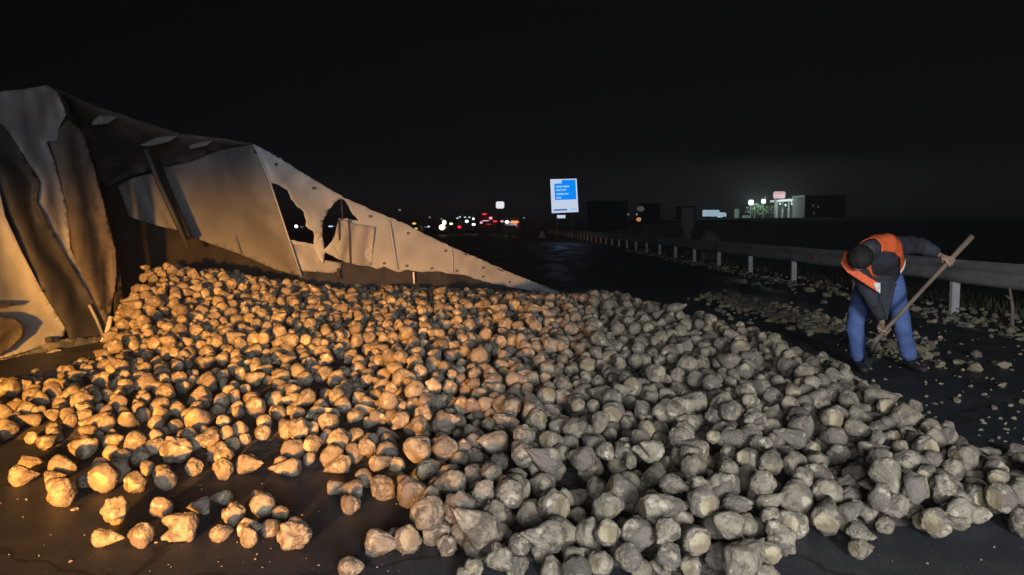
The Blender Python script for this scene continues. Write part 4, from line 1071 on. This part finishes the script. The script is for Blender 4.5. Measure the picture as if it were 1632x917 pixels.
# oncoming and queueing vehicles
def vehicle(name, cat, label, px, d, w, h, paint, lights, roofbar=None, group='vehicles held up far along the road', truck=False):
    g = G(px, 0.0 + PX(0, d, 0)[1]); x = (px - W_PX / 2) / F_PX * d
    x = D(px, 360, d).x
    t = empty(name, (x, d, 0.0), label=label, cat=cat, group=group)
    L = 7.0 if truck else 4.2
    bm = bmesh.new()
    if truck: box(bm, (x, d + L / 2, h * .5 + .25), (w, L, h - .5), bevel=.08)
    else:
        box(bm, (x, d + L / 2, .62), (w, L, .62), bevel=.12); box(bm, (x, d + L / 2 + .2, 1.12), (w * .82, L * .5, .55), bevel=.18)
    finish(bm, 'body', paint, t)
    bm = bmesh.new(); box(bm, (x, d - .02 + (0 if truck else 1.25), (h * .66) if truck else 1.15), (w * .72, .05, h * .22 if truck else .34), bevel=.01); finish(bm, 'windscreen', M['glass'], t)
    for sx_ in (-1, 1):
        for yy in (.8, L - .9):
            bm = bmesh.new(); tube(bm, [(x + sx_ * w * .5 - .1, d + yy, .34), (x + sx_ * w * .5 + .1 * sx_ - .02, d + yy, .34)], .34, 14); finish(bm, 'wheel', M['tyre'], t)
    for (lx, ly, lw, lh, m, nm2) in lights: lampbox(lx, ly, d - .12, lw, lh, m, nm2, t)
    return t
vehicle('car', 'car', 'car with glaring warm headlights, leftmost bright vehicle beyond the tarpaulin', 705, 118, 1.8, 1.4, M['car_dark'], [(704.5, 362.5, 9, 8, E_warm, 'headlight'), (708, 355, 6, 7, E_warm, 'headlight')])
vehicle('car', 'car', 'small dark car with one pale headlight just left of the glaring one', 683, 150, 1.8, 1.4, M['car_dark'], [(683, 361.5, 4, 2.4, E_cool, 'headlight'), (678, 362, 3, 1.8, E_dim, 'headlight')])
vehicle('lorry', 'lorry', 'white-lit lorry with an arch of roof lamps beyond the road end', 741, 135, 2.5, 3.6, M['car_dark'], [(729, 348, 3.5, 2, E_cool, 'roof_lamp'), (733, 346, 3, 1.8, E_cool, 'roof_lamp'), (741, 346.5, 4, 1.8, E_cool, 'roof_lamp'), (748, 346.5, 4, 1.8, E_cool, 'roof_lamp'), (754.5, 349, 3, 3, E_white, 'roof_lamp'), (744, 353, 5, 4, E_white, 'headlight'), (755, 358, 5, 3.4, E_white, 'headlight'), (719, 357, 5, 3, E_warm, 'side_lamp'), (732, 362, 5, 4.5, E_red, 'tail_light')], truck=True)
vehicle('fire_engine', 'fire engine', 'red emergency lorry with pink and red flashing lamps', 776, 128, 2.5, 3.2, M['car_red'], [(772, 341.5, 8, 2, E_red, 'roof_beacon'), (767, 355, 4, 3.5, E_pink, 'lamp_panel'), (774, 352, 10, 1.6, E_pink, 'lamp_panel'), (782, 348, 5, 4, E_pink, 'lamp_panel'), (789, 353, 6, 2.4, E_red, 'lamp_panel'), (779, 357.5, 8, 1.8, E_dred, 'lamp_panel')], truck=True)
vehicle('lorry', 'lorry', 'dark lorry whose tail shows a white and orange-red bar of light', 814, 110, 2.5, 2.6, M['car_dark'], [(800, 353, 6, 3, E_pink, 'side_lamp'), (808, 354, 6, 4, E_white, 'work_lamp'), (820, 354, 14, 3.6, E_or, 'light_bar'), (824, 361, 5, 2, E_dred, 'tail_light')], truck=True)
vehicle('car', 'car', 'yellow-lit car half hidden behind the sloping tarpaulin edge', 660, 96, 1.8, 1.4, M['car_dark'], [(660, 356.5, 7, 3, E_yel, 'roof_lamp'), (663, 364.5, 4.5, 2.6, E_yel, 'headlight')])
vehicle('car', 'car', 'car with a bright bluish headlight seen through the first tarpaulin hole', 472, 100, 1.8, 1.4, M['car_dark'], [(472, 361, 5, 4.5, E_white, 'headlight')])
vehicle('car', 'car', 'car with two pale lamps seen through the second tarpaulin hole', 532, 120, 1.8, 1.4, M['car_dark'], [(527, 361, 8, 2, E_cool, 'headlight'), (547, 361, 5, 2.2, E_cool, 'headlight')])
# road signs and lamps on poles
def pole_lamp(name, cat, label, px, py, d, w, h, m, group=None):
    c = D(px, py, d); gz = terrain_h(c.x, d)
    t = empty(name, (c.x, d, gz), label=label, cat=cat, group=group)
    lampbox(px, py, d, w, h, m, 'lamp_head' if cat == 'street lamp' else 'lit_panel', t, .3)
    bm = bmesh.new(); tube(bm, [(c.x, d + .25, gz - .3), (c.x, d + .25, c.z)], .09, 8); finish(bm, 'pole', M['pole'], t)
pole_lamp('lit_signboard', 'signboard', 'square white lit signboard high above the far traffic', 797, 327, 160, 13, 11, emis('board_white', (.92, .93, .97), .95))
pole_lamp('street_lamp', 'street lamp', 'small lone street lamp above the sloping tarpaulin', 637, 335, 220, 4, 3, E_dim, 'distant street lamps')
pole_lamp('street_lamp', 'street lamp', 'faint street lamp left above the warm headlights', 685, 346.5, 220, 3, 3, E_dim, 'distant street lamps')
pole_lamp('street_lamp', 'street lamp', 'faint street lamp straight above the warm headlights', 704, 349.5, 220, 3, 3, E_dim, 'distant street lamps')
pole_lamp('street_lamp', 'street lamp', 'faint street lamp just left of the blue road sign', 835, 347.5, 220, 3, 2.5, E_dim, 'distant street lamps')
pole_lamp('street_lamp', 'street lamp', 'orange lamp beside a dim pale one right of the blue road sign', 1018, 350, 150, 7, 6, emis('dim_orange', (1, .42, .12), .55), 'distant street lamps')
pole_lamp('street_lamp', 'street lamp', 'pale dim lamp above the orange one right of the blue road sign', 1021, 333, 170, 11, 8, emis('dim_pale', (.6, .65, .62), .10), 'distant street lamps')
for lx, ly, lb in ((994, 341, 'left'), (1001, 342, 'middle'), (1015, 342, 'right')):
    pole_lamp('street_lamp', 'street lamp', f'tiny blue-white lamp, {lb} one of the three beside the dim pale lamp', lx, ly, 240, 3, 3, E_dim, 'distant street lamps')
# warning cone just past the traffic, light on it put into faint emission
p = G(864, 362 + 4, 0)
c = D(864, 356, 90); bm = bmesh.new()
bmesh.ops.create_cone(bm, cap_ends=True, segments=16, radius1=.45, radius2=.08, depth=.8, matrix=Matrix.Translation((c.x, 90, .4)))
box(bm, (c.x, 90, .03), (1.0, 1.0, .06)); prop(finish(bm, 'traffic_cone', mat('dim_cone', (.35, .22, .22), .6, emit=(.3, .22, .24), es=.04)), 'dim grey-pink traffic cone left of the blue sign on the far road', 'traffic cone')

# service road rail, shelter and dome beyond the guardrail
fr = empty('distant_guardrail', (28, 60, .0), label='thin pale rail of the side road running behind the guardrail', cat='guardrail')
pts = [D(px, py, dd) for px, py, dd in ((960, 358, 120), (1010, 355, 118), (1060, 354, 112), (1120, 353, 106), (1190, 352, 100))]
bm = bmesh.new(); tube(bm, pts, .14, 6); finish(bm, 'rail_beam', M['bwall'], fr)
for q in pts:
    bm = bmesh.new(); tube(bm, [(q.x, q.y + .16, terrain_h(q.x, q.y) - .5), (q.x, q.y + .16, q.z)], .07, 6); finish(bm, 'post', M['pole'], fr)
d = 34.0; q = D(1096, 356, d)
bs = empty('signpost', (q.x, d, 0), label='pale narrow upright sign seen from behind above the guardrail', cat='signpost')
bm = bmesh.new(); box(bm, (q.x, d, 1.75), (.55, .06, .95), bevel=.02); finish(bm, 'panel', M['bwall'], bs)
bm = bmesh.new(); box(bm, (D(1096, 360, d).x, d + .1, .65), (.32, .12, 1.3), bevel=.02); finish(bm, 'post', M['bwall'], bs)
d = 30.0; q = D(1132, 372, d); bm = bmesh.new(); bmesh.ops.create_icosphere(bm, subdivisions=3, radius=1)
for v in bm.verts:
    v.co = Vector((v.co.x * .42, v.co.y * .3, max(v.co.z, -.2) * .52)); v.co *= 1 + .08 * noise.noise(v.co * 5)
bmesh.ops.transform(bm, matrix=Matrix.Translation((q.x, d, .68)), verts=bm.verts)
hp = empty('bulk_bag', (q.x, d, 0), label='pale rounded bag standing just behind the guardrail', cat='bag')
finish(bm, 'bag_top', M['bwall'], hp, smooth=True)
bm = bmesh.new(); box(bm, (q.x, d, .28), (.72, .5, .62), bevel=.08); finish(bm, 'bag_base', M['bwall'], hp)

# filling station on the rise
d = 250.0; s = d / F_PX
def Z(py): return D(816, py, d).z
base = terrain_h(D(1240, 350, d).x, d)
fs = empty('filling_station', (D(1240, 350, d).x, d, base), label='brightly lit filling station with white canopy and pink sign on the rise', cat='filling station')
cx0, cx1 = D(1240, 330, d).x, D(1278, 330, d).x
bm = bmesh.new(); box(bm, ((cx0 + cx1) / 2, d + 4, Z(319)), (cx1 - cx0, 8, 3.2 * s), rot=Matrix.Rotation(-.06, 4, 'Y')); finish(bm, 'canopy', emis('canopy_white', (.80, .96, .95), .62), fs)
for k, px in enumerate((1243, 1252, 1262, 1274)):
    q = D(px, 330, d); bm = bmesh.new(); box(bm, (q.x, d + 3, (Z(321) + base) / 2), (.5, .5, Z(321) - base)); finish(bm, 'column', M['bwall'], fs)
    lampbox(px, 325 + (k % 2) * 2, d + .5, 3.5 + 3 * (k == 3), 7 if k == 3 else 4, E_green if k == 3 else emis('canopy_glow', (.7, .95, .92), .45), 'canopy_lamp', fs)
lampbox(1242, 311, d, 19, 11, emis('station_sign_pink', (.95, .48, .55), .62), 'roof_sign', fs, .4)
lampbox(1242, 311, d - .5, 15, 2, emis('station_sign_band', (.95, .72, .75), .7), 'sign_lettering', fs, .1)
bm = bmesh.new(); box(bm, (D(1237, 330, d).x, d + 1, (Z(316) + base) / 2), (.5, .5, Z(316) - base)); finish(bm, 'sign_pole', M['pole'], fs)
bm = bmesh.new(); box(bm, (D(1262, 340, d).x, d + 14, (Z(328) + base) / 2), (D(1290, 330, d).x - D(1235, 330, d).x, 8, Z(328) - base)); finish(bm, 'shop', M['wall'], fs)
for px, py, w, h, lb in ((1197, 323, 8, 8, 'left and larger of the two glaring floodlights beside the station trees'), (1217, 321, 7, 7, 'right and smaller of the two glaring floodlights beside the station trees')):
    pole_lamp('floodlight', 'floodlight', lb, px, py, d, w, h, E_green, 'floodlights by the filling station')
# trees under the floodlights
M['leaf'] = noisy('lit_foliage', (.05, .08, .05), (.10, .14, .09), 1, .9, 0)
def tree(px, dd, hgt, rad, label, seed):
    q = D(px, 350, dd); b0 = terrain_h(q.x, dd); r = random.Random(seed)
    t = empty('tree', (q.x, dd, b0), label=label, cat='tree', group='trees by the filling station')
    bm = bmesh.new(); tube(bm, [(q.x, dd, b0 - .2), (q.x + .1, dd, b0 + hgt * .4), (q.x, dd, b0 + hgt * .8)], [.22, .15, .05], 7); finish(bm, 'trunk', M['wood'], t)
    bm = bmesh.new()
    for k in range(650):
        u = Vector((r.gauss(0, 1), r.gauss(0, 1), r.gauss(0, 1))).normalized() * (r.random() ** .4)
        cc = Vector((q.x, dd, b0 + hgt * .62)) + Vector((u.x * rad, u.y * rad, u.z * hgt * .4)) * (1 + .35 * noise.noise(u * 2.5 + Vector((seed, 0, 0))))
        a = Vector((r.gauss(0, 1), r.gauss(0, 1), r.gauss(0, 1))).normalized() * .3; b_ = a.cross(Vector((r.random(), r.random(), r.random()))).normalized() * .22
        bm.faces.new([bm.verts.new(cc + a), bm.verts.new(cc + b_), bm.verts.new(cc - a), bm.verts.new(cc - b_)])
    finish(bm, 'crown', M['leaf'], t)
tree(1202, 252, 5.4, 2.6, 'bushy tree under the larger floodlight', 1); tree(1214, 254, 5.0, 2.2, 'tree between the two floodlights', 2); tree(1228, 256, 4.6, 2.0, 'small tree left of the lit canopy', 3)
# real lamps of the station
for px, py in ((1197, 320), (1217, 318), (1262, 324)):
    l = bpy.data.lights.new('station_lamp', 'POINT'); l.energy = 3500; l.color = (.8, 1, .92); l.shadow_soft_size = .5
    lo = bpy.data.objects.new('station_lamp', l); C.objects.link(lo); lo.location = D(px, py, d - 4)
# low pale forecourt things, light on them put in as emission
for px, w, h, lb in ((1174, 6, 16, 'narrow pale fuel pylon between the white lorry and the trees'), (1190, 12, 6, 'low pale kiosk left of the lit trees')):
    q = D(px, 347, d - 6); b0 = terrain_h(q.x, d - 6)
    bm = bmesh.new(); box(bm, (q.x, d - 6, b0 + h * s / 2), (w * s, 1.0, h * s), bevel=.08)
    prop(finish(bm, 'roadside_pylon' if h > 10 else 'kiosk', emis('forecourt_painted_glow', (.5, .72, .62), .16, (.4, .45, .42))), lb, 'pylon' if h > 10 else 'kiosk')
# pale-blue van at the station, its lit look painted by emission
q = D(1140, 345, 240); b0 = terrain_h(q.x, 240)
vn = empty('box_van', (q.x, 240, b0), label='pale blue-white box van with painted-in glow parked left of the filling station', cat='van')
Eb = emis('van_painted_glow', (.55, .80, .95), .55, (.7, .75, .8)); s2 = 240 / F_PX
bm = bmesh.new(); box(bm, (D(1133, 340, 240).x, 240, b0 + 1.9), (24 * s2, 2.4, 2.0), bevel=.1); finish(bm, 'cargo_box', Eb, vn)
bm = bmesh.new(); box(bm, (D(1150, 342, 240).x, 240, b0 + 1.35), (13 * s2, 2.2, 1.5), bevel=.3); finish(bm, 'cab', Eb, vn)
for px in (1127, 1152):
    bm = bmesh.new(); x = D(px, 348, 240).x; tube(bm, [(x, 238.7, b0 + .45), (x, 239.1, b0 + .45)], .45, 12); finish(bm, 'wheel', M['tyre'], vn)
# dim blocks on the horizon
def building(px0, px1, ptop, dd, m, label, wins=()):
    x0, x1 = D(px0, 350, dd).x, D(px1, 350, dd).x; b0 = terrain_h((x0 + x1) / 2, dd) - .4; zt = D(816, ptop, dd).z
    t = empty('building', ((x0 + x1) / 2, dd, b0), label=label, cat='building', group='dark buildings on the horizon')
    bm = bmesh.new(); box(bm, ((x0 + x1) / 2, dd + 5, (b0 + zt) / 2), (x1 - x0, 10, zt - b0)); finish(bm, 'wall', m, t)
    bm = bmesh.new(); box(bm, ((x0 + x1) / 2, dd + 5, zt + .15), (x1 - x0 + .6, 10.6, .3)); finish(bm, 'roof', M['pole'], t)
    for wx, wy in wins: lampbox(wx, wy, dd - .06, 3, 5, emis('dim_window', (.6, .62, .6), .05), 'window', t, .1)
building(1282, 1346, 313, 230, M['bwall'], 'dim flat-roofed block right of the filling station', [(1296, 328), (1297, 340), (1304, 330)])
building(942, 1000, 322, 200, M['wall'], 'dark low block right behind the blue road sign')
building(1026, 1052, 326, 220, M['wall'], 'dark narrow block right of the orange lamp')
building(1088, 1108, 330, 230, M['wall'], 'dark small block above the upright roadside sign')

# ================================================================== ADDED HAZE, lifts the dark distance and spreads lamp glow
hb = bpy.data.materials.new('added_haze'); hb.use_nodes = True
hn = hb.node_tree; hn.nodes.clear()
ho = hn.nodes.new('ShaderNodeOutputMaterial'); hv_ = hn.nodes.new('ShaderNodeVolumePrincipled')
hv_.inputs['Color'].default_value = (0.85, 0.85, 0.9, 1); hv_.inputs['Density'].default_value = 0.0007
hn.links.new(hv_.outputs[0], ho.inputs['Volume'])
bm = bmesh.new(); box(bm, (0, 1700, 10), (6200, 3800, 24))
prop(finish(bm, 'haze', hb), 'faint haze added over the road and fields to lift the dark', 'haze', kind='stuff')
